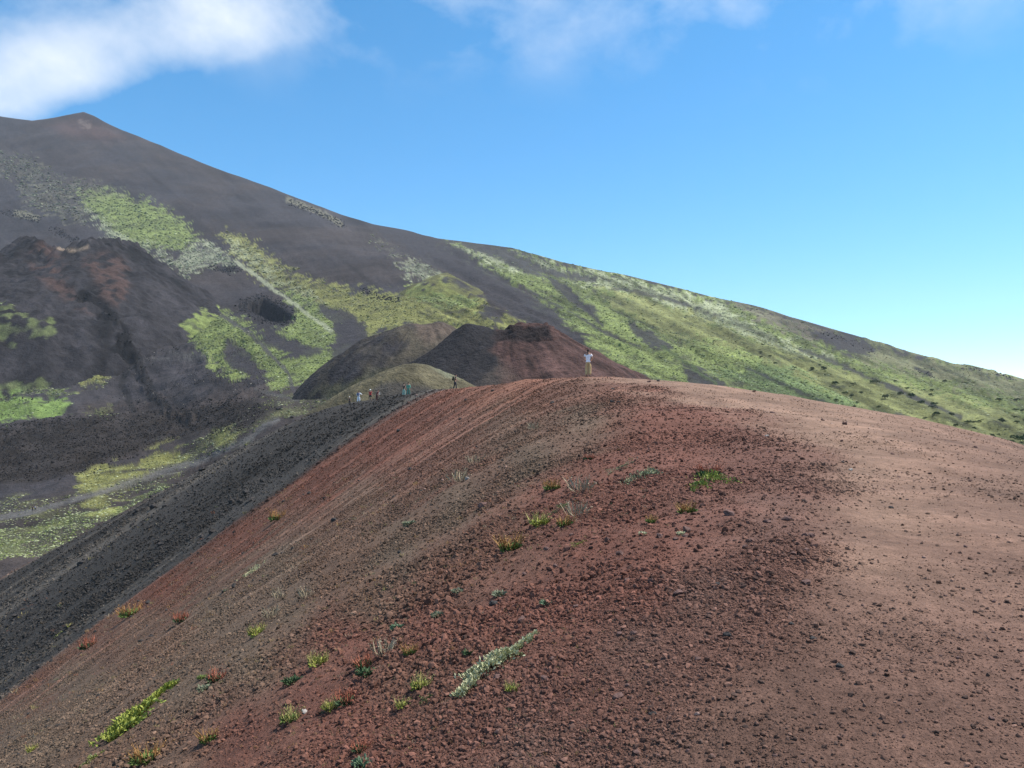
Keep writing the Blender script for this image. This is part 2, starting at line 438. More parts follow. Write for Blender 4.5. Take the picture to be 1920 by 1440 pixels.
def m_point(u, v):
    """mountain surface point seen at photo pixel (u, v), with relief"""
    D = m_depth(u, v)
    a, b = ray(u, v)
    x, y, z = a * D, D, b * D
    s = v - np.interp(u, SKY[:, 0], SKY[:, 1])
    k = smooth(s / 14) 
    lavam = smooth((poly_sd(u, v, LAVA) + 6) / 14)
    amp = np.clip(D / 600, .25, 1.4)
    n = fbm(x / 70, y / 70, 3, 101) * 3.2 * amp + fbm(x / 14, y / 14, 3, 102) * .9 * amp
    sg_ = fbm((u * .91 + v * .42) / 120, (-u * .42 + v * .91) / 9.0, 3, 210)
    n = n + sg_ * 5.0 * amp * smooth((u - 760) / 120) + vnoise(x / 5, y / 5, 107) * .5 * amp
    ll = smooth((560 - u) / 120) * smooth((v - 590) / 60)
    n = n + ll * (.22 - np.abs(fbm(x / 26, y / 26, 4, 108))) * 9.0 * amp
    n = n + lavam * ((np.abs(fbm(x / 16, y / 16, 3, 103)) * 2.6 + vnoise(x / 5, y / 5, 104) * .5) * np.clip(D / 420, .35, 1.2))
    n = n + np.abs(fbm(x / 9, y / 9, 3, 109)) * 7 * smooth((13 - line_d(u + 14 * fbm(x / 20, y / 20, 2, 110), v, [(225, 620), (240, 640), (262, 690), (285, 740), (330, 780), (350, 790)])) / 8)
    z = z + k * n + (1 - k) * (fbm(x / 40, y / 40, 2, 105) * 1.2 + smooth((u - 1500) / 200) * np.maximum(0, fbm(x / 9, y / 9, 2, 106) * 2.2))
    z = z - 24 * smooth((poly_sd(u + 9 * n, v + 4 * n, PIT) + 1) / 7) - 2.5 * smooth((poly_sd(u + 8 * n, v + 4 * n, PIT2) + 1) / 7)
    return x, y, z
MU = np.concatenate([np.arange(-700, -60, 9.0), np.arange(-60, 1990, 2.7), np.arange(1990, 2601, 9.0)])
S_rows = np.concatenate([np.arange(0, 860, 2.6), np.linspace(866, 1250, 16)])
UM, SM = np.meshgrid(MU, S_rows)
VM = np.interp(UM, SKY[:, 0], SKY[:, 1]) + SM
MX, MY, MZ = m_point(UM, VM)
ASH = np.array((.034, .031, .034)); ASHB = np.array((.040, .033, .032))
GRN = np.array((.140, .170, .056)); YEL = np.array((.160, .160, .053)); SIL = np.array((.240, .252, .168)); OLV = np.array((.128, .134, .052)); DGR = np.array((.068, .092, .036)); GRY = np.array((.135, .128, .090))
ROCK = np.array((.016, .015, .016)); TRK = np.array((.075, .072, .070))
# (polygon, colour, ground cover 0..1, shrub density 0..1)
VEG = [([(150, 362), (200, 358), (260, 373), (310, 393), (345, 418), (368, 450), (350, 464), (310, 462), (270, 472), (235, 456), (200, 425), (165, 395)], GRN, .95, .5),
       ([(-40, 285), (60, 298), (120, 338), (180, 342), (235, 362), (160, 375), (110, 382), (60, 348), (20, 332), (-40, 322)], GRY, .45, .5),
       ([(36, 343), (110, 362), (140, 378), (170, 400), (160, 420), (110, 405), (50, 388)], GRY, .55, .5),
       ([(165, 395), (205, 425), (240, 452), (300, 470), (330, 485), (360, 460), (400, 462), (442, 492), (430, 502), (400, 494), (375, 500), (350, 512), (330, 500), (290, 478), (240, 470), (200, 440)], SIL, .75, .9),
       ([(415, 436), (450, 442), (480, 458), (500, 482), (545, 512), (600, 532), (700, 548), (740, 553), (780, 540), (832, 516), (880, 538), (930, 580), (960, 600), (1010, 612), (900, 628), (840, 615), (760, 612), (690, 632), (660, 600), (600, 574), (540, 548), (490, 520), (450, 486), (430, 460)], YEL, .92, .5),
       ([(760, 548), (832, 520), (880, 545), (900, 570), (850, 580), (790, 566)], GRN, .8, .9),
       ([(430, 455), (470, 470), (510, 505), (560, 540), (600, 560), (570, 560), (520, 530), (470, 495)], SIL, .6, .9),
       ([(525, 545), (600, 572), (630, 600), (626, 640), (605, 662), (575, 655), (550, 640), (520, 626), (545, 612), (560, 592), (545, 565)], GRN, .9, .9),
       ([(330, 612), (360, 600), (385, 588), (430, 586), (460, 605), (480, 625), (505, 655), (560, 668), (620, 655), (645, 645), (640, 685), (600, 705), (560, 708), (535, 735), (515, 722), (480, 692), (455, 660), (440, 650), (425, 660), (440, 690), (475, 708), (455, 716), (410, 694), (378, 658)], GRN, .92, .8),
       ([(-60, 560), (20, 562), (50, 585), (100, 608), (98, 634), (60, 642), (-60, 636)], GRN, .5, .7),
       ([(118, 668), (150, 657), (185, 668), (208, 694), (196, 718), (155, 720), (125, 702)], YEL, .75, .9),
       ([(-60, 722), (60, 704), (112, 712), (132, 738), (60, 740), (-60, 740)], GRN, .45, .9),
       ([(-60, 742), (60, 748), (125, 750), (122, 776), (60, 786), (-60, 784)], np.array((.115, .165, .048)), .97, .3),
       ([(136, 905), (180, 886), (260, 868), (295, 835), (340, 833), (362, 862), (300, 884), (240, 896), (185, 924), (138, 922)], YEL, .85, .6),
       ([(150, 940), (200, 928), (238, 938), (200, 962), (160, 958)], YEL, .8, .7),
       ([(-100, 985), (60, 980), (140, 950), (235, 948), (300, 905), (330, 890), (240, 960), (140, 1010), (60, 1040), (-100, 1062)], GRN, .35, 1.),
       ([(230, 890), (300, 860), (380, 820), (460, 790), (520, 775), (470, 815), (380, 860), (300, 900)], OLV, .3, .8),
       ([(405, 815), (452, 806), (460, 824), (420, 836)], YEL, .8, .6), ([(48, 942), (95, 933), (92, 948), (55, 954)], YEL, .6, .7),
       ([(480, 745), (560, 735), (640, 728), (700, 700), (660, 760), (520, 775), (440, 790)], OLV, .35, .7),
       ([(160, 775), (220, 765), (215, 778), (170, 785)], OLV, .5, .6),
       ([(745, 488), (800, 488), (828, 514), (792, 528), (760, 512)], SIL, .6, .9),
       ([(700, 445), (725, 455), (775, 492), (755, 492), (720, 465)], GRY, .35, .6),
       ([(824, 451), (900, 456), (960, 466), (1150, 512), (1350, 560), (1480, 594), (1700, 658), (1920, 711), (2650, 835), (2650, 1000), (1920, 880), (1700, 850), (1500, 800), (1300, 760), (1190, 705), (1120, 660), (1060, 612), (1000, 560), (930, 520), (880, 480)], GRN * .95, .82, .75),
       ([(840, 460), (960, 476), (1150, 520), (1350, 572), (1460, 640), (1560, 680), (1500, 668), (1350, 612), (1200, 560), (1060, 520), (930, 500)], SIL, .7, .9),
       ([(1120, 540), (1200, 555), (1300, 590), (1420, 640), (1560, 690), (1750, 740), (2000, 800), (2100, 860), (1920, 850), (1750, 815), (1650, 780), (1560, 735), (1450, 690), (1330, 650), (1220, 610), (1150, 570)], OLV, .95, .12),
       ([(1480, 600), (1600, 632), (1750, 676), (1920, 716), (2300, 800), (2100, 800), (1900, 745), (1700, 700), (1600, 668), (1500, 630)], np.array((.105, .100, .060)), .8, .3),
       ([(1340, 700), (1400, 672), (1480, 690), (1560, 740), (1640, 785), (1720, 825), (1600, 800), (1450, 765)], DGR * 1.25, .85, 1.0),
       ([(1380, 570), (1480, 596), (1620, 640), (1560, 648), (1450, 610)], np.array((.085, .072, .058)), .8, .2),
       ([(-60, 930), (100, 925), (260, 880), (330, 870), (250, 930), (120, 975), (-60, 990)], OLV, .25, .55),
       ([(1300, 640), (1370, 650), (1420, 668), (1400, 700), (1350, 690)], GRN, .8, .9)]
GAP = [[(700, 425), (760, 432), (812, 446), (862, 474), (908, 505), (960, 540), (995, 560), (1032, 580), (1052, 610), (1092, 650), (1150, 688), (1200, 705), (1120, 705), (1068, 655), (1010, 612), (940, 572), (870, 527), (800, 488), (740, 450)],
       [(870, 456), (940, 468), (1000, 494), (1065, 514), (1110, 523), (1050, 516), (985, 504), (925, 480)],
       [(1026, 516), (1056, 535), (1082, 562), (1114, 584), (1095, 582), (1062, 560)],
       [(1190, 610), (1222, 622), (1250, 652), (1215, 646)], [(1288, 688), (1322, 700), (1352, 732), (1300, 728)],
       [(1530, 622), (1590, 630), (1645, 655), (1590, 662), (1545, 642)],
       [(600, 574), (650, 592), (682, 610), (680, 640), (642, 684), (626, 674), (634, 612)],
       [(545, 655), (580, 665), (600, 660), (560, 650), (510, 630), (500, 640)],
       [(1010, 600), (1040, 615), (1060, 640), (1030, 625)],
       [(835, 525), (870, 528), (900, 552), (870, 548)], [(910, 575), (935, 585), (940, 600), (905, 590)], [(430, 640), (455, 655), (490, 700), (440, 690), (425, 668)]]
STR = [([(1400, 690), (1450, 715), (1520, 745), (1600, 775), (1700, 806)], 2.2, ROCK * 1.6), ([(1500, 655), (1600, 695), (1680, 730), (1740, 755), (1800, 782)], 3.0, ASH), ([(1150, 540), (1250, 560), (1350, 592)], 2.0, ASH),
       ([(1680, 775), (1735, 800)], 4, ASH), ([(1716, 690), (1745, 702)], 3, ROCK * 1.5), ([(980, 540), (1060, 580), (1130, 620), (1200, 650)], 2.0, ASH * .9), ([(1060, 535), (1110, 590), (1130, 610)], 2.5, ASH * .8), ([(1240, 650), (1300, 690), (1340, 720)], 2.5, DGR * .7),
       ([(540, 374), (575, 388), (610, 402), (640, 420)], 4, GRY), ([(440, 490), (480, 515), (520, 548), (560, 575), (620, 620)], 2.6, SIL), ([(30, 400), (70, 408)], 5, GRY),
       ([(0, 815), (100, 800), (180, 790)], 3.5, TRK * .8), ([(150, 470), (200, 490)], 1, ASH), ([(240, 480), (330, 540), (400, 580), (470, 625), (540, 700), (560, 745)], 3, ASH * 1.6), ([(320, 660), (400, 672)], 2.5, TRK * .8), ([(0, 672), (140, 668), (360, 674)], 1.6, TRK),
       ([(480, 730), (560, 750)], 3, TRK * .8), ([(520, 788), (497, 798), (470, 818), (430, 838), (370, 866), (320, 880), (250, 900), (190, 920), (130, 938), (60, 958), (-60, 980)], 5.0, TRK * 1.3), ([(205, 590), (240, 640), (262, 690), (285, 740), (330, 780), (350, 790)], 9, ROCK * .8), ([(250, 660), (230, 720), (250, 770)], 5, ROCK), ([(640, 700), (700, 670), (745, 655)], 2.5, OLV)]
def m_paint(u, v, x, y):
    """albedo and shrub density of the mountain ground at a place"""
    stre = fbm((u * .91 + v * .42) / 110, (-u * .42 + v * .91) / 7.5, 4, 210)          # strips down the flank
    stre = stre * smooth((u - 660) / 120)
    rag = fbm(x / 8, y / 8, 3, 211)
    ju_ = u + 11 * fbm(x / 38, y / 38, 4, 201, .6) * np.clip(500 / y, .35, 1.2); jv_ = v + 8 * fbm(x / 38, y / 38, 4, 202, .6) * np.clip(500 / y, .35, 1.2)
    c = ASH + (ASHB - ASH) * smooth(.5 + 1.6 * fbm(x / 120, y / 120, 3, 203))[..., None]
    rs = smooth((poly_sd(ju_, jv_, [(60, 235), (157, 205), (260, 262), (200, 275), (120, 262)]) + 4) / 25)[..., None]
    c = c * (1 - .6 * rs) + .6 * rs * np.array((.075, .043, .036))
    stl = fbm((u * .75 + v * .66) / 150, (-u * .66 + v * .75) / 10, 4, 212)
    c = c * (1 + .38 * stl + .5 * fbm(x / 60, y / 60, 4, 213))[..., None]
    rs2 = smooth((9 - line_d(u, v, [(150, 228), (165, 236)]) + 10 * fbm(x / 12, y / 12, 3, 214)) / 8)[..., None]
    c = c * (1 - .6 * rs2) + .6 * rs2 * np.array((.17, .13, .11))
    dens = np.zeros(np.shape(u))
    dcol = np.zeros(np.shape(u) + (3,)) + GRN
    for P, col, cov, dn in VEG:
        sd_ = poly_sd(ju_, jv_, P)
        k = smooth((sd_ / 13 + rag * 2.1 + stre * .5) / .55 + .5)
        patch = smooth((fbm(x / 11, y / 11, 3, 204) + (cov - .5) * .9 + .12) / .3)
        a = (k * np.clip(cov * .45 + .55 * patch * (cov > .15), 0, 1) * min(1, cov + .15))[..., None]
        c = c * (1 - a) + a * col * (1 + .30 * fbm(x / 45, y / 45, 3, 205) + 1.1 * stre * (u > 780) + .6 * rag)[..., None]
        dens = np.maximum(dens * (1 - k * .7), k * dn)
        dcol = dcol * (1 - k[..., None]) + k[..., None] * col
    for P in GAP:
        k = smooth((poly_sd(ju_, jv_, P) / 9 + rag * 1.3 + stre * 1.0 + .45) / .5 + .5)
        c = c * (1 - .92 * k[..., None]) + .92 * k[..., None] * ASH
        dens = dens * (1 - .93 * k)
    for P, wd, col in STR:
        k = smooth((wd + 1.8 + 4 * rag - line_d(ju_ * .4 + u * .6, jv_ * .4 + v * .6, P)) / 2.5) * .85
        c = c * (1 - k[..., None]) + k[..., None] * col
        dens = dens * (1 - k)
    k = smooth((poly_sd(ju_, jv_, LAVA) + 4) / 12)
    c = c * (1 - k[..., None]) + k[..., None] * (ROCK * 1.25 * (1 + .9 * fbm(x / 9, y / 9, 3, 206))[..., None] + np.array((.006, .003, .0)))
    dens = dens * (1 - .8 * k)
    k = np.maximum(smooth((poly_sd(ju_, jv_, PIT) + 8) / 14), smooth((poly_sd(ju_, jv_, PIT2) + 3) / 7))  # pit's shadow painted in as black rock; the second patch is dark outcrop
    c = c * (1 - k[..., None]) + k[..., None] * ROCK
    dens = dens * (1 - k)
    return np.clip(c, .008, 1), dens, dcol
UMp, VMp = proj(MX, MY, MZ)
MC, MDENS, MDCOL = m_paint(UMp, VMp, MX, MY)
# the far side, beyond the skyline, falls away
back = []
for j, (f, dz) in enumerate([(1.05, -12), (1.2, -70), (1.6, -240), (2.2, -420)]):
    back.append(np.stack([MX[0] * f, MY[0] * f, MZ[0] + dz], -1))
M_co = np.concatenate([np.array(back[::-1]), np.stack([MX, MY, MZ], -1)], 0)
M_cl = np.concatenate([np.repeat(MC[:1], 4, 0), MC], 0)
M_mtn = mat_ground('mountain_ground', [0.35, 1.2, 0.11], [0.26, 0.28, 0.20], [(0.22, 1.6), (0.9, 0.5)])
mo = mesh_np('mountain', M_co.reshape(-1, 3), grid_quads(M_co.shape[0], M_co.shape[1]), M_mtn, M_cl.reshape(-1, 3))
tag(mo, 'dark volcanic mountain flank with green meadows rising to the left', kind='structure')

# low country all round, out to the horizon
gr_n = 64
ang = np.linspace(0, 2 * math.pi, gr_n, endpoint=False)
rings = [0, 400, 1500, 3500, 5500]
gco, gq = [(0, 0, -120.)], []
for r_ in rings[1:]:
    for a_ in ang: gco.append((r_ * math.sin(a_), r_ * math.cos(a_), -120. - r_ * .03))
me = bpy.data.meshes.new('ground')
fs = [(0, 1 + (i + 1) % gr_n, 1 + i) for i in range(gr_n)]
for k in range(len(rings) - 2):
    for i in range(gr_n):
        a_, b_ = 1 + k * gr_n + i, 1 + k * gr_n + (i + 1) % gr_n
        fs.append((a_, b_, b_ + gr_n, a_ + gr_n))
me.from_pydata(gco, [], fs)
me.materials.append(mat_plain('low_country', (.07, .08, .05), .3, .004))
go = bpy.data.objects.new('ground', me); COL.objects.link(go)
tag(go, 'low country around the volcano', kind='structure')

# ------------------------------------------------------------------ cinder cones standing in front of the mountain
def cone_mesh(name, label, cx, cy, half, res, zfun, cfun):
    g = np.linspace(-half, half, res)
    X, Y = np.meshgrid(g + cx, g + cy)
    Z = zfun(X - cx, Y - cy, X, Y)
    u, v = proj(X, Y, Z)
    C = cfun(u, v, X, Y, Z)
    o = mesh_np(name, np.stack([X, Y, Z], -1).reshape(-1, 3), grid_quads(res, res), M_mtn, np.clip(C, .008, 1).reshape(-1, 3))
    tag(o, label, kind='structure')
    return X, Y, Z, u, v
def rills(dx, dy, seed, k=9, r0=30.):
    th = np.arctan2(dy, dx); r = np.hypot(dx, dy)
    return fbm(np.cos(th) * k + 7, np.sin(th) * k + r / r0, 4, seed) * smooth(r / 25)
def mixc_(a, b, k): return a * (1 - k[..., None]) + k[..., None] * b
CONES = []
# left: breached cone with reddish lips and a lava channel down its front
c1 = at(150, 466, 800)
CHAN = [(160, 560), (180, 568), (205, 590), (225, 615), (240, 640), (250, 665), (262, 690), (285, 740), (330, 780)]
def z1(dx, dy, X, Y):
    r = np.hypot(dx, dy * 1.0); th = np.arctan2(dx, -dy)
    rc = 52 + 6 * np.sin(3 * th + 1) + 10 * fbm(X / 40, Y / 40, 2, 301)
    out_ = .62 * np.maximum(r - rc, 0)
    breach = np.exp(-((th - .1) / .55) ** 2) * smooth((r - 0) / 30) * smooth((r - rc + 45) / 60) * 26 * np.exp(-np.maximum(r - rc, 0) / 150.)
    crat = 30 * smooth(1 - r / (rc * .9))
    rim_ = 4 * np.exp(-((dx + 42) / 22) ** 2) * np.exp(-(np.maximum(r - rc, 0) / 25)) + 2.5 * np.exp(-((dx - 40) / 20) ** 2)
    out_ = out_ + .16 * np.maximum(r - 195, 0) ** 1.25
    zb = c1.z + 1 - out_ - breach - crat + rim_
    ub, vb = proj(X, Y, zb); nb = fbm(X / 14, Y / 14, 3, 303)
    chan = smooth((15 + 16 * nb - line_d(ub + 26 * nb, vb, CHAN)) / 10)
    return zb + np.abs(fbm(X / 7, Y / 7, 3, 317)) * 4.0 + fbm(X / 16, Y / 16, 4, 302) * 4.2 + np.abs(fbm(X / 11, Y / 11, 3, 307)) * 11 * np.exp(-((r - rc) / 22) ** 2) + np.abs(fbm(X / 9, Y / 9, 3, 306)) * 15 * chan - 5 * chan
def col1(u, v, X, Y, Z):
    c = np.zeros(u.shape + (3,)) + (ASH * .72) * (1 + .8 * fbm(X / 18, Y / 18, 5, 308, .62) + .8 * rills(X - c1.x, Y - c1.y, 309, 12, 60.))[..., None]
    n = fbm(X / 14, Y / 14, 3, 303)
    k = smooth((poly_sd(u + 25 * n, v + 20 * n, [(50, 470), (90, 455), (110, 480), (120, 520), (150, 560), (180, 590), (130, 570), (90, 540), (65, 510)]) + 10) / 24)
    k2 = smooth((poly_sd(u + 25 * n, v + 20 * n, [(150, 480), (200, 470), (240, 490), (245, 540), (220, 575), (190, 560), (170, 520)]) + 8) / 22)
    c = mixc_(c, np.array((.060, .038, .033)), np.maximum(k, k2) * smooth((fbm(X / 10, Y / 10, 4, 310) + .22) / .25))
    k = smooth((5 - line_d(u, v, [(110, 466), (140, 470), (163, 464)])) / 4)
    c = mixc_(c, np.array((.20, .15, .11)), k)
    k = smooth((18 + 20 * n - line_d(u + 26 * n, v, CHAN)) / 12)
    c = mixc_(c, ROCK * .55, k * smooth((fbm(X / 6, Y / 6, 3, 316) + .38) / .2))
    vg, C1D[0], C1D[1] = m_paint(u, v, X, Y)
    k = smooth((vg[..., 1] - vg[..., 0] - .004) / .010) * (v > 540)
    C1D[0] = C1D[0] * (v > 540)
    return mixc_(c, vg, k)
C1D = [None, None]
CONES.append(cone_mesh('cinder_cone', 'dark breached cinder cone with reddish lips on the left', c1.x, c1.y, 260, 320, z1, col1))
# middle left, behind: black left face, tan top
c2 = at(800, 612, 380)
def z2(dx, dy, X, Y):
    r = np.hypot(dx + np.clip(-dx, 0, 30) * .25, dy * 1.1)
    w_ = 9
    r = r + .022 * np.maximum(r - 40, 0) ** 2
    return c2.z + 1.5 - .70 * (np.sqrt(np.maximum(r - 4, 0) ** 2 + w_ * w_) - w_) - 2.2 * np.exp(-((dx - 2) / 6) ** 2 - ((dy + 8) / 9) ** 2) + 1.5 * np.exp(-((dx - 6) / 5) ** 2) * np.exp(-(dy / 14) ** 2) + fbm(X / 13, Y / 13, 5, 311) * 1.6 + rills(dx, dy, 313) * 1.5 + vnoise(X / 1.6, Y / 1.6, 314) * .25
def col2(u, v, X, Y, Z):
    n = fbm(X / 8, Y / 8, 4, 312)
    c = np.zeros(u.shape + (3,)) + ASH * .7 * (1 + .8 * rills(X - c2.x, Y - c2.y, 315, 14, 25.))[..., None]
    k = smooth((poly_sd(u + 30 * n, v + 18 * n, [(735, 600), (880, 600), (870, 625), (800, 690), (740, 700), (700, 690), (740, 650)]) + 8) / 40)
    c = mixc_(c, np.array((.085, .070, .048)), np.maximum(k * .85, .30 * smooth((n + .25) / .4)))
    k = smooth((poly_sd(u + 20 * n, v + 14 * n, [(775, 606), (860, 606), (850, 630), (800, 650), (780, 630)]) + 8) / 20)
    c = mixc_(c, np.array((.095, .068, .054)), k * .7)
    k = smooth((poly_sd(u + 20 * n, v + 14 * n, [(560, 760), (620, 715), (700, 690), (760, 690), (700, 730), (620, 770)]) + 6) / 20)
    return mixc_(c, np.array((.075, .072, .036)), k * .6)
CONES.append(cone_mesh('cinder_cone', 'black and tan cinder cone behind the reddish one', c2.x, c2.y, 88, 250, z2, col2))
# middle right: ash left face with its shade painted into the colour, wine-red front, layered ledges under the top
c3 = at(950, 622, 300)
def z3(dx, dy, X, Y):
    ddx = np.maximum(np.abs(dx) - 15, 0)
    r = np.hypot(ddx, np.maximum(np.abs(dy) - 10, 0))
    sl = np.where(dx > 0, .56, .74)
    sl = .64 + (.56 - .64) * smooth(dx / 20) + (.76 - .64) * smooth(-dx / 20)
    top = 2.6 * np.exp(-((dx - 9.5) / 8.8) ** 6) + 1.3 * np.exp(-((dx + 14) / 5) ** 2) - 1.0 * np.exp(-((dx + 4) / 4.) ** 2)
    zz = c3.z + .2 - sl * (np.sqrt(r * r + 9) - 3) + top * np.exp(-(np.maximum(r - 1, 0) / 9.0) ** 2)
    led = np.exp(-((dx - 9) / 10) ** 4) * smooth((-dy - 4) / 5) * smooth((26 + dy) / 5)
    q = 2.3
    n_ = fbm(X / 5, Y / 5, 3, 320) * 1.2
    st = np.floor((zz + n_) / q) * q + q * smooth((np.mod(zz + n_, q) / q - .72) / .28) - n_
    zz = zz * (1 - led) + st * led
    return zz + fbm(X / 10, Y / 10, 5, 321) * 1.3 + rills(dx, dy, 323) * 1.3 + vnoise(X / 1.3, Y / 1.3, 324) * .22
def col3(u, v, X, Y, Z):
    n = fbm(X / 7, Y / 7, 3, 322)
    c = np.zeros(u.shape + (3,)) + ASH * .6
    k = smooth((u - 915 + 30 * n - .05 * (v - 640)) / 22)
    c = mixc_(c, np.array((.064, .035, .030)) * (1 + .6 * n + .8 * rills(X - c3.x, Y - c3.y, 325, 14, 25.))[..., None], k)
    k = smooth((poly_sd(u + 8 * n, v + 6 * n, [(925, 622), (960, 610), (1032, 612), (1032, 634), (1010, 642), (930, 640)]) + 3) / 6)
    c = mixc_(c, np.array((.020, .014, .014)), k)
    k = smooth((poly_sd(u + 25 * n, v + 20 * n, [(800, 700), (840, 690), (880, 705), (930, 650), (960, 680), (1000, 720), (880, 740), (800, 730)]) + 2) / 30)
    return mixc_(c, np.array((.085, .066, .052)), k * .45)
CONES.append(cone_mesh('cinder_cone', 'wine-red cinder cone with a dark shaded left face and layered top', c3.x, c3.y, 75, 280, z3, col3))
# low tan mound just behind the rim
c4 = at(775, 683, 190)
def z4(dx, dy, X, Y):
    r = np.hypot(np.where(dx < 0, dx * 1.0, dx * .95), dy)
    r = r + .014 * np.maximum(r - 12, 0) ** 2
    return c4.z + .2 - .52 * (np.sqrt(r * r + 36) - 6) - .10 * np.clip(-dx, 0, 40) * .3 + fbm(X / 9, Y / 9, 5, 331) * .9 + rills(dx, dy, 333, 7, 18.) * .8 + vnoise(X / .9, Y / .9, 334) * .16
def col4(u, v, X, Y, Z):
    n = fbm(X / 5, Y / 5, 3, 332)
    c = np.zeros(u.shape + (3,)) + np.array((.088, .076, .046)) * (1 + .5 * n)[..., None]
    k = smooth((poly_sd(u + 20 * n, v + 12 * n, [(690, 725), (740, 708), (800, 718), (830, 740), (700, 760)]) + 4) / 16)
    c = mixc_(c, ASH, k * .7)
    k = smooth((poly_sd(u + 20 * n, v + 12 * n, [(800, 684), (840, 690), (870, 715), (840, 712)]) + 3) / 10)
    return mixc_(c, SIL * .8, k * .6)
CONES.append(cone_mesh('cinder_cone', 'low tan grass-flecked mound just behind the rim', c4.x, c4.y, 58, 320, z4, col4))
# grassy knoll on the mountain flank
c5 = at(832, 514, 740)
def z5(dx, dy, X, Y):
    r = np.hypot(dx, dy)
    r = r + .012 * np.maximum(r - 25, 0) ** 2
    return c5.z - .5 * (np.sqrt(r * r + 60) - 7.7) - 2.5 * np.exp(-((dx - 22) / 11) ** 2 - ((dy + 20) / 14) ** 2) + fbm(X / 16, Y / 16, 3, 341) * 2.0
def col5(u, v, X, Y, Z):
    vg, _, _ = m_paint(u, v, X, Y)
    n = fbm(X / 9, Y / 9, 3, 342)
    c = mixc_(vg, YEL * .9, smooth((n + .25) / .3) * .6)
    k = smooth((poly_sd(u + 8 * n, v + 6 * n, [(842, 520), (868, 526), (890, 548), (862, 540)]) + 2) / 6)
    return mixc_(c, ASH, k * .85)
CONES.append(cone_mesh('cinder_cone', 'small grassy knoll with a dark hollow on the mountain flank', c5.x, c5.y, 75, 110, z5, col5))
# ------------------------------------------------------------------ scattered pieces
rng = np.random.default_rng(7)
def ico(sub):
    bm = bmesh.new(); bmesh.ops.create_icosphere(bm, subdivisions=sub, radius=1)
    co = np.array([v.co[:] for v in bm.verts]); fa = np.array([[v.index for v in f.verts] for f in bm.faces]); bm.free()
    return co, fa
def rock_arrays(seed, sub=2, squash=.7):
    r = np.random.default_rng(seed)
    co, fa = ico(sub)
    for _ in range(9):                                   # knock off flat faces
        n = r.normal(size=3); n /= np.linalg.norm(n)
        h = r.uniform(.45, .85); d = co @ n
        co = co - np.outer(np.maximum(d - h, 0), n) * .9
    co = co * (1 + r.normal(0, .13, (len(co), 1)))
    co = co * np.array([r.uniform(.8, 1.25), r.uniform(.75, 1.1), squash * r.uniform(.8, 1.1)])
    return co, fa
def src_coll(name, meshes):
    c = bpy.data.collections.new(name)
    for i, me in enumerate(meshes):
        c.objects.link(bpy.data.objects.new(f'{name}_{i}', me))
    return c
def mesh_only(name, co, fa, mat, sm=False):
    o = mesh_np(name, co, fa, mat, smooth_sh=sm); me = o.data
    COL.objects.unlink(o); bpy.data.objects.remove(o)
    return me
def gn_tree(coll):
    t = bpy.data.node_groups.new('scatter_' + coll.name, 'GeometryNodeTree')
    t.interface.new_socket('Geometry', in_out='INPUT', socket_type='NodeSocketGeometry')
    t.interface.new_socket('Geometry', in_out='OUTPUT', socket_type='NodeSocketGeometry')
    gi, go_ = t.nodes.new('NodeGroupInput'), t.nodes.new('NodeGroupOutput')
    ci = t.nodes.new('GeometryNodeCollectionInfo'); ci.inputs['Collection'].default_value = coll
    ci.inputs['Separate Children'].default_value = True; ci.inputs['Reset Children'].default_value = True
    ip = t.nodes.new('GeometryNodeInstanceOnPoints'); ip.inputs['Pick Instance'].default_value = True
    def na(nm, ty):
        n = t.nodes.new('GeometryNodeInputNamedAttribute'); n.data_type = ty; n.inputs['Name'].default_value = nm
        return n.outputs['Attribute']
    t.links.new(gi.outputs[0], ip.inputs['Points']); t.links.new(ci.outputs[0], ip.inputs['Instance'])
    t.links.new(na('pidx', 'INT'), ip.inputs['Instance Index'])
    t.links.new(na('prot', 'FLOAT_VECTOR'), ip.inputs['Rotation'])
    t.links.new(na('pscl', 'FLOAT_VECTOR'), ip.inputs['Scale'])
    t.links.new(ip.outputs[0], go_.inputs[0])
    return t
_trees = {}
def scatter(name, label, co, rot, scl, idx, cols, coll):
    me = bpy.data.meshes.new(name)
    me.vertices.add(len(co)); me.vertices.foreach_set('co', np.asarray(co, np.float32).ravel())
    for nm, arr in (('prot', rot), ('pscl', scl)):
        a = me.attributes.new(nm, 'FLOAT_VECTOR', 'POINT'); a.data.foreach_set('vector', np.asarray(arr, np.float32).ravel())
    a = me.attributes.new('pidx', 'INT', 'POINT'); a.data.foreach_set('value', np.asarray(idx, np.int32))
    c4 = np.ones((len(co), 4), np.float32); c4[:, :3] = cols
    a = me.attributes.new('pcol', 'FLOAT_COLOR', 'POINT'); a.data.foreach_set('color', c4.ravel())
    me.update()
    o = bpy.data.objects.new(name, me); COL.objects.link(o)
    if coll.name not in _trees: _trees[coll.name] = gn_tree(coll)
    m = o.modifiers.new('scatter', 'NODES'); m.node_group = _trees[coll.name]
    return tag(o, label, kind='stuff')
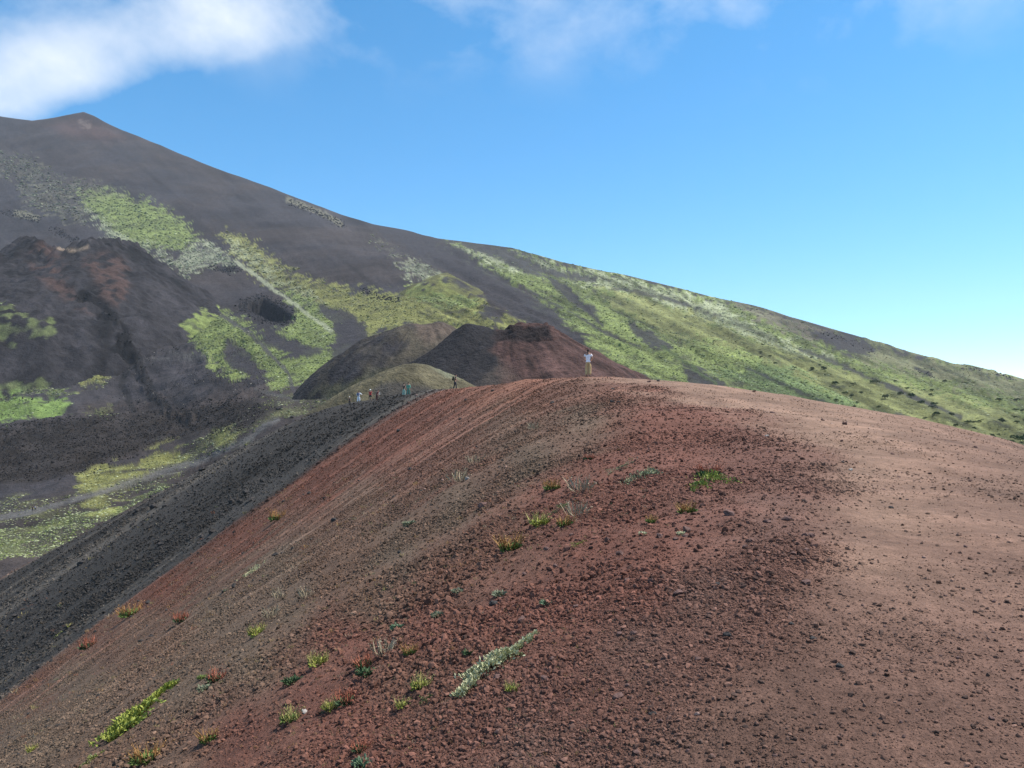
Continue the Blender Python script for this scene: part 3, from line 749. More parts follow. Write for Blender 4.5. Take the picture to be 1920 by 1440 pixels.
def cell_sample(X, Y, Z, u, v, weight, n, lim=(-60, 1990, 150, 1520)):
    """n random points on a grid surface, as dense as their cells look big from the rim path"""
    au = u[1:, 1:] - u[:-1, :-1]; av = v[1:, 1:] - v[:-1, :-1]
    bu = u[1:, :-1] - u[:-1, 1:]; bv = v[1:, :-1] - v[:-1, 1:]
    ar = (au * bv - av * bu) / 2
    sg = np.sign(np.median(ar)); ar = np.maximum(ar * sg, 0)
    uc, vc = u[:-1, :-1], v[:-1, :-1]
    ar = ar * ((uc > lim[0]) & (uc < lim[1]) & (vc > lim[2]) & (vc < lim[3])) * weight[:-1, :-1]
    p = ar.ravel() / ar.sum()
    k = rng.choice(p.size, n, p=p)
    r, c = np.divmod(k, ar.shape[1])
    s, t = rng.random(n), rng.random(n)
    def L(A):
        a00, a10, a01, a11 = A[r, c], A[r + 1, c], A[r, c + 1], A[r + 1, c + 1]
        if A.ndim == 3: s_, t_ = s[:, None], t[:, None]
        else: s_, t_ = s, t
        return (a00 * (1 - s_) + a10 * s_) * (1 - t_) + (a01 * (1 - s_) + a11 * s_) * t_
    return L
def prange(n, a, b, e):
    """power-law sizes between a and b"""
    x = rng.random(n); k = 1 - e
    return (a ** k + x * (b ** k - a ** k)) ** (1 / k)

M_stone = mat_inst('loose_cinders', .22)
rocks_lo = src_coll('cinder', [mesh_only('cinder', *rock_arrays(s, 1), M_stone) for s in range(8)])
n = 340000
wgt = (1 - .86 * pth) * (.45 + .5 * clod) * (1 - .15 * blk) * (.38 + .9 * smooth((fbm(y0 / 2.6, Gd / 12 + GX / 9, 4, 57) + .16) / .3))
L = cell_sample(GX, GY, GZ, gu, gv, wgt, n)
px, py, pz, pd, pp, pb = L(GX), L(GY), L(GZ), L(DD), L(pth), L(blk)
pc_ = L(GC)
rp = prange(n, .55, 5.0, 3.1) * pd / 759
rp = np.minimum(rp, np.where(pp > .5, .030, np.where(pb > .5, .30, .036 + .0009 * pd)))
rp = np.maximum(rp, .5 * pd / 759)
fz = rng.normal(1.0, .22, n)[:, None]
pcol = pc_ * np.clip(fz, .5, 1.7)
gy_ = (rng.random(n) < .16)[:, None]
pcol = np.where(gy_, pcol * .6 + .010, pcol)
scatter('cinder_scree', 'loose red and black cinders covering the rim and flank', np.stack([px, py, pz + rp * .12], -1), rng.uniform(0, 6.28, (n, 3)) * np.array([.12, .12, 1]),
        rp[:, None] * rng.uniform(.75, 1.25, (n, 3)), rng.integers(0, 8, n), np.clip(pcol, .01, .6), rocks_lo)

n = 6500
cwgt = (pth < .25) * smooth((gv - 930) / 250) * smooth((gu - 500) / 500) * smooth((fbm(GX / .9, GY / .9, 3, 56) + .08) / .3)
L = cell_sample(GX, GY, GZ, gu, gv, cwgt, n)
rp = np.minimum(prange(n, 1.4, 4.5, 3.0) * L(DD) / 759, .045)
rocks_md = src_coll('clod', [mesh_only('clod', *rock_arrays(60 + s, 2, .85), M_stone) for s in range(6)])
scatter('cinder_clods', 'crumbly clods of cinder along the near shoulder of the rim', np.stack([L(GX), L(GY), L(GZ) + rp * .15], -1), rng.uniform(0, 6.28, (n, 3)), rp[:, None] * rng.uniform(.7, 1.25, (n, 3)), rng.integers(0, 6, n),
        np.clip(L(GC) * rng.normal(1.0, .2, (n, 1)).clip(.55, 1.5), .01, .6), rocks_md)

# cushion shrubs and tussocks on the mountain, one object for each kind of cover
def dome(seed, hgt=.28):
    r = np.random.default_rng(seed)
    co, fa = ico(1)
    co = co * (1 + r.normal(0, .13, (len(co), 1)))
    co[:, 2] = np.maximum(co[:, 2], -.25) * hgt
    return co, fa
M_tus = mat_inst('cushion_shrub', .30)
domes = src_coll('cushion', [mesh_only('cushion', *dome(s), M_tus, True) for s in range(6)])
def cushions(name, label, X, Y, Z, u, v, wgt, n, colf, pmin, pmax, ex, lim=(-60, 1990, 150, 1520)):
    L = cell_sample(X, Y, Z, u, v, wgt, n, lim)
    x, y, z = L(X), L(Y), L(Z)
    r = prange(n, pmin, pmax, ex) * y / 759
    c = colf(L, n) * rng.normal(1, .2, (n, 1)).clip(.4, 1.6)
    scatter(name, label, np.stack([x, y, z - r * .05], -1), rng.uniform(0, 6.28, (n, 3)) * np.array([.05, .05, 1]), r[:, None] * rng.uniform(.8, 1.2, (n, 3)), rng.integers(0, 6, n), np.clip(c, .01, .6), domes)
def grn_col(L, n):
    c = L(MDCOL)
    k = rng.random(n)[:, None]
    return np.where(k < .45, c * .45 + SIL * .85, np.where(k < .55, c * .75, c * 1.15))
wl = MDENS * (UM < 700); wr = MDENS * (UM >= 700)
cushions('cushion_shrubs', 'pale green cushion shrubs speckling the mountain left of the cones', MX, MY, MZ, UM, VM, np.maximum(wl - .05, 0), 24000, grn_col, .5, 2.1, 2.4)
cushions('cushion_shrubs', 'silvery cushion shrubs speckling the long green flank on the right', MX, MY, MZ, UM, VM, np.maximum(wr - .05, 0), 34000, grn_col, .5, 1.7, 2.6)
X_, Y_, Z_, u_, v_ = CONES[0]
cushions('cushion_shrubs', 'green cushion shrubs on the foot of the breached left cone', X_, Y_, Z_, u_, v_, np.maximum(C1D[0] - .05, 0), 4500, lambda L, n: np.where(rng.random(n)[:, None] < .4, L(C1D[1]) * .5 + SIL * .6, L(C1D[1]) * 1.1), .6, 2.4, 2.2)
def const(c): return lambda L, n: np.array(c) * np.ones((n, 3))
X_, Y_, Z_, u_, v_ = CONES[3]
cushions('grass_flecks', 'pale grass flecks on the low tan mound', X_, Y_, Z_, u_, v_, np.ones(X_.shape), 1600, const((.19, .18, .095)), .4, 1.3, 2.5, (540, 900, 650, 780))
X_, Y_, Z_, u_, v_ = CONES[1]
cushions('grass_flecks', 'sparse pale tufts on the black and tan cone', X_, Y_, Z_, u_, v_, .15 + smooth((v_ - 640) / 50), 1500, const((.16, .155, .085)), .4, 1.1, 2.5, (540, 900, 600, 780))
X_, Y_, Z_, u_, v_ = CONES[2]
cushions('grass_flecks', 'sparse pale tufts on the wine-red cone', X_, Y_, Z_, u_, v_, .05 + smooth((v_ - 640) / 60), 700, const((.14, .115, .085)), .35, .9, 2.5, (780, 1200, 600, 780))
# blocky lava in the valley and down the channel of the left cone
M_lava = mat_inst('lava_block', .45)
rocks_lv = src_coll('lava_block', [mesh_only('lava_block', *rock_arrays(40 + s, 1, .9), M_lava) for s in range(6)])
def blocks(name, label, X, Y, Z, u, v, wgt, n, col, pmin, pmax, ex):
    L = cell_sample(X, Y, Z, u, v, wgt, n)
    x, y, z = L(X), L(Y), L(Z)
    r = prange(n, pmin, pmax, ex) * y / 759
    c = np.array(col) * rng.normal(1, .35, (n, 1)).clip(.3, 2.5)
    scatter(name, label, np.stack([x, y, z + r * .1], -1), rng.uniform(0, 6.28, (n, 3)), r[:, None] * rng.uniform(.7, 1.3, (n, 3)), rng.integers(0, 6, n), np.clip(c, .008, .6), rocks_lv)
lw = smooth((poly_sd(UM + 30 * fbm(MX / 30, MY / 30, 3, 400), VM + 20 * fbm(MX / 30, MY / 30, 3, 401), LAVA) + 6) / 14)
blocks('lava_field', 'rough black lava blocks filling the valley floor on the left', MX, MY, MZ, UM, VM, lw, 11000, (.022, .019, .018), .45, 1.7, 2.6)
X_, Y_, Z_, u_, v_ = CONES[0]
n0 = fbm(X_ / 14, Y_ / 14, 3, 303)
cw = smooth((14 + 20 * n0 - line_d(u_ + 26 * n0, v_, CHAN)) / 14)
blocks('lava_channel', 'black lava blocks running down the front of the breached cone', X_, Y_, Z_, u_, v_, cw, 3800, (.012, .011, .011), .6, 2.4, 2.2)
lowl = smooth((540 - UM) / 80) * smooth((VM - 610) / 50) * smooth((800 - VM) / 30) * smooth((fbm(MX / 25, MY / 25, 3, 402) - .05) / .2)
blocks('rock_litter', 'dark and pale lava litter over the ash below the breached cone', MX, MY, MZ, UM, VM, lowl, 2600, (.030, .027, .026), .4, 1.3, 2.8)
blocks('pale_litter', 'pale weathered stones over the ash below the breached cone', MX, MY, MZ, UM, VM, lowl, 350, (.16, .145, .125), .4, 1.1, 2.8)
pw = np.maximum(smooth((poly_sd(UM, VM, PIT) + 16) / 14) , smooth((poly_sd(UM, VM, PIT2) + 5) / 6))
for P in ([(240, 640), (262, 690), (285, 740), (330, 780)], [(95, 430), (150, 450), (210, 475)], [(10, 398), (70, 412)], [(545, 376), (600, 400), (640, 420)], [(680, 540), (720, 556), (745, 560)], [(1540, 628), (1600, 640), (1640, 655)], [(1716, 690), (1745, 702)], [(1795, 687), (1850, 692), (1900, 708)]):
    pw = np.maximum(pw, smooth((9 - line_d(UM, VM, P)) / 8))
pw = pw * np.where(UM > 1500, .3, 1.0)
blocks('rock_outcrops', 'dark broken lava outcrops scattered over the mountain flank', MX, MY, MZ, UM, VM, pw, 3200, (.026, .024, .025), .5, 1.6, 2.4)
# ------------------------------------------------------------------ single rocks, shrubs and plants
def g_z(x, y):
    """height of the finished rim ground at (x, y)"""
    c = np.interp(x / y * F + 960, us, np.arange(NU)); r = np.interp(y, Ds, np.arange(ND))
    c0, r0 = min(int(c), NU - 2), min(int(r), ND - 2); fc, fr = c - c0, r - r0
    return float((GZ[r0, c0] * (1 - fc) + GZ[r0, c0 + 1] * fc) * (1 - fr) + (GZ[r0 + 1, c0] * (1 - fc) + GZ[r0 + 1, c0 + 1] * fc) * fr)
def hit(u, v):
    """where the sight line through a photo pixel meets the rim ground"""
    a, b = ray(u, v); a, b = float(a), float(b)
    c = np.interp(a * F + 960, us, np.arange(NU)); c0 = min(int(c), NU - 2); f = c - c0
    zc_ = GZ[:, c0] * (1 - f) + GZ[:, c0 + 1] * f
    k = np.nonzero(zc_ >= b * Ds)[0]
    k = k[k > 3]
    if len(k) == 0: return None
    i = k[0]; e0 = b * Ds[i - 1] - zc_[i - 1]; e1 = b * Ds[i] - zc_[i]
    t = e0 / (e0 - e1 + 1e-9)
    D = Ds[i - 1] + (Ds[i] - Ds[i - 1]) * t
    return Vector((a * D, D, b * D))
def m_hit(u, v):
    x, y, z = m_point(np.array([float(u)]), np.array([float(v)]))
    return Vector((float(x[0]), float(y[0]), float(z[0])))
def empty(name, loc, rz=0, sc=1.0):
    o = bpy.data.objects.new(name, None); COL.objects.link(o)
    o.empty_display_size = .1
    o.location = loc; o.rotation_euler = (0, 0, rz); o.scale = (sc, sc, sc)
    return o
def link_mesh(name, me, parent=None):
    o = bpy.data.objects.new(name, me); COL.objects.link(o)
    if parent is not None: o.parent = parent
    return o
M_rk = {'dark': mat_plain('dark_lava_rock', (.040, .036, .035), .45, 2.5), 'red': mat_plain('reddish_lava_rock', (.120, .070, .060), .35, 3), 'pale': mat_plain('pale_rock', (.30, .27, .245), .2, 4), 'pink': mat_plain('pinkish_stone', (.26, .17, .14), .3, 3)}
rock_me = {k: [mesh_only('rock', *rock_arrays(100 + i + 10 * j, 2, .75), m) for i in range(5)] for j, (k, m) in enumerate(M_rk.items())}
def rock(p, r, kind, label, group=None, sink=.25, long=1.0, name='rock'):
    o = link_mesh(name, random.choice(rock_me[kind]))
    o.location = (p[0], p[1], p[2] + r * (.45 - sink))
    o.rotation_euler = (random.uniform(-.3, .3), random.uniform(-.3, .3), random.uniform(0, 6.28))
    o.scale = (r * random.uniform(.85, 1.15) * long, r * random.uniform(.85, 1.1), r * random.uniform(.8, 1.1))
    return tag(o, label, 'rock', group)
random.seed(11)
for (u, v, rp_, kind, lab) in [
        (769, 881, 9, 'dark', 'dark rock half buried in the red slope left of the white stone'), (925, 1133, 15, 'dark', 'large dark boulder above the silvery plant streak'), (938, 1124, 9, 'dark', 'smaller dark rock against the upper side of the large boulder'),
        (265, 1203, 8, 'dark', 'dark rock on brown scree above the bright green plant streak'), (420, 1110, 9, 'dark', 'dark rock at the lower end of the ledge below the white cushion plant'), (440, 1100, 11, 'dark', 'dark ledge rock just below the white cushion plant'),
        (876, 899, 9, 'pale', 'pale whitish stone lying on the grey-brown slope'), (830, 901, 5, 'pink', 'small pinkish stone left of the pale whitish stone'), (790, 922, 7, 'dark', 'dark stone downslope of the pinkish stone'), (797, 918, 5, 'pink', 'pale chip touching the dark stone on the slope'),
        (943, 864, 5, 'dark', 'upper dark stone of three on the grey slope'), (948, 876, 5, 'pink', 'light stone, right one of three on the grey slope'), (936, 876, 5, 'dark', 'left dark stone of three on the grey slope'),
        (571, 1336, 10, 'pale', 'pale stone with a dark underside beside the green tuft at lower left'), (750, 1037, 8, 'dark', 'dark rock in the middle of the brown slope'), (585, 1012, 6, 'dark', 'dark rock in the rill below the red band'), (1345, 1096, 9, 'dark', 'dark clinker beside the left edge of the footpath'),
        (1365, 1193, 12, 'dark', 'dark clinker among the clods by the near footpath'), (1525, 1199, 10, 'dark', 'dark pitted stone on the near footpath'), (1575, 1250, 12, 'dark', 'twin-lobed dark stone on the near footpath'), (1484, 1171, 9, 'dark', 'dark stone at the near edge of the footpath'),
        (1670, 952, 7, 'dark', 'dark stone in the middle of the footpath'), (1732, 1046, 7, 'pink', 'angular pinkish stone on the footpath'), (1595, 882, 6, 'pale', 'light stone at the dark gravel edge of the footpath'), (1438, 818, 6, 'pale', 'light stone near the far end of the footpath'), (1235, 715, 6, 'dark', 'dark stone at the far edge of the footpath'),
        (780, 742, 5, 'pink', 'reddish stone on the rim right of the two hikers in green'), (1308, 1340, 8, 'pink', 'pale pebble in the clods at the bottom edge'), (1225, 1340, 11, 'dark', 'dark clinker in the clods at the bottom edge'), (1580, 867, 5, 'dark', 'dark stone on the trodden part of the footpath')]:
    p = hit(u, v)
    if p is None: continue
    rock(p, rp_ * p.y / F * .72, kind, lab, None)
# dark rocks strewn on the black part of the flank, and smaller ones on the red part and on the path
def strew(n, cond, kind, label, group, rmin, rmax, ex):
    w_ = cond.astype(float)
    L = cell_sample(GX, GY, GZ, gu, gv, w_, n, (5, 1900, 700, 1430))
    xs_, ys_, zs_ = L(GX), L(GY), L(GZ)
    rr = prange(n, rmin, rmax, ex)
    for i in range(n): rock((xs_[i], ys_[i], zs_[i]), rr[i] * ys_[i] / F, kind, label, group, .2)
strew(190, (blk > .6) & (fbm(GX / 14, GY / 14, 2, 501) > -.02), 'dark', 'small dark lava rock strewn on the black part of the flank', 'dark rocks strewn on the black flank', 2.6, 8.5, 2.5)
strew(6, (blk > .6) & (gv > 1080) & (gu > 150), 'pale', 'small whitish stone on the black part of the flank', 'whitish stones on the black flank', 3.0, 4.5, 2.0)
strew(70, (blk < .2) & (pth < .2) & (y0 > 24), 'dark', 'small dark rock strewn on the red and brown part of the flank', 'dark rocks strewn on the red flank', 2.8, 6.5, 2.8)
strew(45, (pth > .6), 'red', 'reddish stone lying loose on the trodden footpath', 'loose stones on the footpath', 3.2, 6.5, 2.8)
strew(40, (blk < .2) & (pth < .4) & (gv > 950) & (gu > 900), 'red', 'reddish cinder clod on the near shoulder of the rim', 'clods on the near shoulder', 6, 13, 2.6)
# boulders by the valley track and on the rim edge behind the hikers
for (u, v, rp_, lab) in [(524, 771, 9, 'large black lava boulder beside the valley track'), (388, 790, 5, 'black lava boulder left of the valley track'), (548, 783, 6, 'black lava boulder on the grassy bank right of the track'), (588, 766, 4, 'small black lava boulder on the bank nearest the hikers')]:
    p = m_hit(u, v); rock(p, rp_ * p.y / F * .8, 'dark', lab, None)

# dark green shrubs dotted over the right flank
def leaf_arrays(P, Dr, ln, wd, r):
    """rhombic leaves: base points, directions, lengths, widths -> verts, tris"""
    n = len(P)
    Dr = Dr / (np.linalg.norm(Dr, axis=1, keepdims=True) + 1e-9)
    sd_ = np.cross(Dr, r.normal(size=(n, 3))); sd_ /= (np.linalg.norm(sd_, axis=1, keepdims=True) + 1e-9)
    ln = np.broadcast_to(ln, (n,))[:, None]; wd = np.broadcast_to(wd, (n,))[:, None]
    m = P + Dr * ln * .5
    t = P + Dr * ln + np.cross(sd_, Dr) * ln * .18
    co = np.stack([P, m + sd_ * wd, t, m - sd_ * wd], 1).reshape(-1, 3)
    b = np.arange(n)[:, None] * 4
    fa = np.concatenate([b + np.array([0, 1, 2]), b + np.array([0, 2, 3])], 0)
    return co, fa
M_shr = [mat_plain('shrub_leaf', (.060, .088, .036), .4, 1.5), mat_plain('shrub_leaf_grey', (.072, .095, .050), .4, 1.5)]
M_stem = mat_plain('woody_stem', (.07, .05, .035), .3, 8)
def shrub_meshes(seed, mat):
    r = np.random.default_rng(seed)
    cen = r.normal(0, .42, (9, 3)) * np.array([1, 1, .35]) + np.array([0, 0, .42]); cen[:, 2] = np.clip(cen[:, 2], .22, .8)
    k = r.integers(0, 9, 420)
    dr = r.normal(size=(420, 3)); dr[:, 2] = np.abs(dr[:, 2]) * .8 + .05; dr /= np.linalg.norm(dr, axis=1, keepdims=True)
    P = cen[k] + dr * r.uniform(.18, .36, (420, 1))
    co, fa = leaf_arrays(P, dr + r.normal(0, .5, (420, 3)), r.uniform(.14, .26, 420), r.uniform(.05, .09, 420), r)
    co[:, 2] = np.maximum(co[:, 2], 0)
    cm = mesh_only('crown', co, fa, mat)
    sc_, sf = [], []
    for j in range(6):
        a = r.uniform(0, 6.28); tip = cen[j]
        base = np.array([.05 * math.cos(a), .05 * math.sin(a), -.1]); b0 = len(sc_)
        for q in range(3):
            ph = q * 2.094; sc_.append(base + .03 * np.array([math.cos(ph), math.sin(ph), 0]))
        for q in range(3):
            ph = q * 2.094; sc_.append(tip + .012 * np.array([math.cos(ph), math.sin(ph), 0]))
        for q in range(3):
            q2 = (q + 1) % 3; sf += [(b0 + q, b0 + q2, b0 + 3 + q2), (b0 + q, b0 + 3 + q2, b0 + 3 + q)]
    return cm, mesh_only('stem', np.array(sc_), np.array(sf), M_stem)
shr = [shrub_meshes(700 + i, M_shr[i % 2]) for i in range(4)]
SHZ = [(105, 225, 5), (200, 240, 6), (385, 430, 5), (440, 460, 6), (520, 430, 5), (730, 490, 8), (640, 350, 8), (455, 375, 5), (300, 365, 8), (815, 320, 4), (915, 375, 4), (1115, 455, 5), (1130, 415, 5), (1240, 345, 5), (1425, 355, 4), (1490, 340, 3), (950, 480, 9), (1040, 540, 8), (1150, 535, 7), (1140, 580, 7),
       (1170, 630, 8), (1300, 620, 7), (1440, 670, 6), (1480, 655, 6), (1535, 655, 5), (1335, 705, 6), (1245, 730, 9), (1175, 695, 5), (1180, 740, 6), (1530, 790, 7), (1400, 815, 8), (1735, 680, 9), (1710, 500, 7), (1855, 515, 6), (1850, 575, 5), (1835, 650, 5), (1860, 685, 6), (1905, 590, 5), (1690, 760, 5), (1640, 820, 8),
       (1800, 865, 9), (490, 530, 4), (675, 560, 4), (465, 565, 5), (310, 500, 6), (1070, 630, 4), (1035, 660, 4), (1080, 665, 4), (1490, 715, 5), (1650, 785, 5), (240, 475, 4), (170, 210, 3), (100, 155, 4), (860, 460, 7), (1905, 850, 17)]
SHP = [(1500 + .21875 * a, 640 + .21875 * b, c) for a, b, c in SHZ] + [(1280 + a / 3, 480 + b / 3, 4) for a, b in [(440, 545), (490, 560), (440, 590), (520, 620), (630, 620), (730, 630), (800, 640), (450, 505)]]
for i, (u, v, w_) in enumerate(SHP):
    p = m_hit(u, v + 2)
    s = w_ * .95 * p.y / F
    root = empty('shrub', p + Vector((0, 0, -.02)), random.uniform(0, 6.28), s)
    link_mesh('crown', shr[i % 4][0], root); link_mesh('stem', shr[i % 4][1], root)
    if w_ > 15: tag(root, 'large dark shrub at the right edge of the picture beside the footpath', 'shrub')
    else: tag(root, 'dark green shrub dotted on the olive grass of the right flank', 'shrub', 'shrubs dotted over the right flank')

# plants on the flank, each its own thing with foliage and stalks
def PM(n, c, var=.3): return mat_plain(n, c, var, 22, .75)
MP = {'silver': PM('silvery_leaf', (.31, .32, .17)), 'white': PM('whitish_leaf', (.50, .49, .31), .2), 'lime': PM('bright_green_leaf', (.27, .30, .065)), 'green': PM('green_leaf', (.125, .18, .05)), 'dark': PM('dark_green_leaf', (.062, .10, .045)), 'teal': PM('bluish_leaf', (.11, .17, .10)),
      'orange': PM('orange_seed_stalk', (.36, .20, .08)), 'red': PM('red_seed_stalk', (.36, .13, .08)), 'yellow': PM('yellow_stalk', (.34, .30, .11)), 'dry': PM('dry_stalk', (.34, .28, .19)), 'greygreen': PM('grey_green_leaf', (.18, .20, .13))}
def basal(seed, n, spread, hgt, ln):
    r = np.random.default_rng(seed)
    a = r.uniform(0, 6.28, n); q = spread * np.sqrt(r.random(n))
    P = np.stack([q * np.cos(a), q * np.sin(a), r.random(n) * hgt * .5], -1)
    dr = np.stack([np.cos(a) * .8, np.sin(a) * .8, r.uniform(.2, 1.1, n)], -1) + r.normal(0, .35, (n, 3))
    return leaf_arrays(P, dr, r.uniform(.6, 1.2, n) * ln, r.uniform(.16, .30, n) * ln, r)
def stalks(seed, n, spread, hgt, thin=.013):
    r = np.random.default_rng(seed)
    a = r.uniform(0, 6.28, n); q = spread * np.sqrt(r.random(n))
    P = np.stack([q * np.cos(a), q * np.sin(a), 0 * a], -1)
    dr = np.stack([np.cos(a) * .35, np.sin(a) * .35, np.ones(n)], -1) + r.normal(0, .22, (n, 3))
    h = r.uniform(.5, 1.1, n) * hgt
    c1_, f1 = leaf_arrays(P, dr, h, np.full(n, thin), r)
    dn = dr / np.linalg.norm(dr, axis=1, keepdims=True)
    m = 5
    T = (P[:, None, :] + dn[:, None, :] * h[:, None, None] * r.uniform(.45, 1.0, (n, m, 1))).reshape(-1, 3)
    c2_, f2 = leaf_arrays(T, r.normal(size=(n * m, 3)) + np.array([0, 0, .6]), r.uniform(.05, .11, n * m) * hgt, r.uniform(.02, .04, n * m) * hgt, r)
    return np.concatenate([c1_, c2_]), np.concatenate([f1, f2 + len(c1_)])
_pm = {}
def plant_part(kind, mat, seed, fn):
    key = (kind, mat, seed)
    if key not in _pm: _pm[key] = mesh_only(kind, *fn(seed), MP[mat])
    return _pm[key]
TYPES = {'S': ('green', 'orange', .28, .62), 'R': ('dark', 'red', .22, .60), 'Y': ('lime', 'yellow', .40, .62), 'D': (None, 'dry', 0, .70), 'K': ('dark', None, .40, 0), 'G': ('green', 'yellow', .45, .35), 'B': ('teal', None, .42, 0), 'V': ('greygreen', 'dry', .40, .25), 'W': ('white', None, .36, 0), 'L': ('lime', 'red', .36, .55)}
def plant(u, v, ty, wpx, label, group=None, nm='plant'):
    p = hit(u, v)
    if p is None: return
    s = wpx * random.uniform(.95, 1.25) * p.y / F
    root = empty(nm, p + Vector((0, 0, -.01 * s)), random.uniform(0, 6.28), s)
    fo, st, hf, hs = TYPES[ty]
    sd_ = random.randint(0, 2)
    if fo: link_mesh('foliage', plant_part('foliage', fo, sd_, lambda q: basal(800 + q, 150, .42, hf, .26)), root)
    if st: link_mesh('seed_stalks', plant_part('seed_stalks', st, sd_ + (10 if fo is None else 0), lambda q: stalks(900 + q, 40 if q < 10 else 26, .46, hs * 1.25)), root)
    return tag(root, label, 'plant', group)
def streak(u0, v0, u1, v1, wpx, leaf, leaf2, label, hgt=.5, n=900, taper=(.25, .2), llen=.16):
    """a plant cushion drawn out along the fall line"""
    A, B = hit(u0, v0), hit(u1, v1)
    if A is None or B is None: return
    ax = (B - A); ln = ax.length
    W_ = wpx * (A.y + B.y) / 2 / F * 1.7
    r = np.random.default_rng(int(u0)); n = int(n * 1.7)
    root = empty('plant', A)
    t = r.beta(1.4, 1.5, n); prof = np.minimum(1, np.minimum(t / taper[0] + .15, (1 - t) / (taper[1] * 2.6) + .08))
    cl_ = .55 + .9 * np.array([math.sin(7 * q + u0) * math.sin(17 * q + v0) for q in t]); prof = prof * np.clip(cl_, .25, 1.25)
    side = np.array(ax.cross(Vector((0, 0, 1))).normalized()); a = np.clip(r.normal(0, .5, n), -1.4, 1.4) + .45 * np.sin(5 * t + u0)
    H = hgt * W_ * .75 * prof * np.sqrt(np.maximum(.05, 1 - np.minimum(a * a, 1))) * r.uniform(.45, 1.0, n)
    P = np.outer(t, np.array(ax)) + side * (a * W_ * prof)[:, None] + np.array([0, 0, 1.]) * H[:, None]
    for i in range(n):                                    # keep the foot of the cushion on the ground
        P[i, 2] += g_z(A.x + P[i, 0], A.y + P[i, 1]) - (A.z + ax.z * t[i])
    dr = side * (a * .9)[:, None] + np.array([0, -.25, .9]) + r.normal(0, .5, (n, 3))
    L_ = W_ * llen * .85
    sel = r.random(n) < .62
    for nm_, m_, k_ in (('foliage', leaf, sel), ('leaf_tips', leaf2, ~sel)):
        co, fa = leaf_arrays(P[k_] + (np.array([0, 0, .25 * L_]) if nm_ == 'leaf_tips' else 0), dr[k_], r.uniform(.6, 1.2, k_.sum()) * L_, r.uniform(.18, .32, k_.sum()) * L_, r)
        link_mesh(nm_, mesh_only(nm_, co, fa, MP[m_]), root)
    return tag(root, label, 'plant')
streak(858, 1312, 1008, 1186, 34, 'silver', 'white', 'long silvery grey-green plant streak on the dark red slope', .55, 1500, (.18, .42))
streak(203, 1394, 326, 1284, 42, 'lime', 'lime', 'bright green plant streak at lower left of the slope', .55, 1600, (.22, .55))
streak(150, 1440, 196, 1409, 14, 'lime', 'silver', 'small yellow-green plant streak in the bottom left corner', .5, 350)
streak(456, 1081, 488, 1064, 13, 'white', 'silver', 'whitish cushion plant above the dark ledge rock', .7, 260)
streak(1186, 908, 1232, 886, 20, 'greygreen', 'silver', 'grey-green cushion plant left of the red-tipped one', .5, 320)
streak(1300, 924, 1345, 893, 24, 'lime', 'green', 'bright yellow-green cushion under red seed stalks near the footpath', .5, 420)
streak(1030, 968, 1068, 944, 12, 'green', 'greygreen', 'narrow green streak running up from the lime tuft', .6, 200)
streak(1140, 892, 1188, 866, 10, 'greygreen', 'silver', 'thin pale streak of dry greenery high on the dark red slope', .5, 180)
streak(712, 1110, 740, 1100, 8, 'greygreen', 'dark', 'short grey-green streak on the brown slope', .5, 120)
streak(1070, 1030, 1100, 1014, 9, 'lime', 'green', 'short lime streak right of the orange tuft', .6, 150)
streak(785, 1322, 812, 1304, 12, 'green', 'dark', 'short dark green streak left of the silvery streak', .5, 200)
streak(100, 1198, 118, 1184, 6, 'silver', 'lime', 'pale green streak on the black scree at lower left', .6, 90)
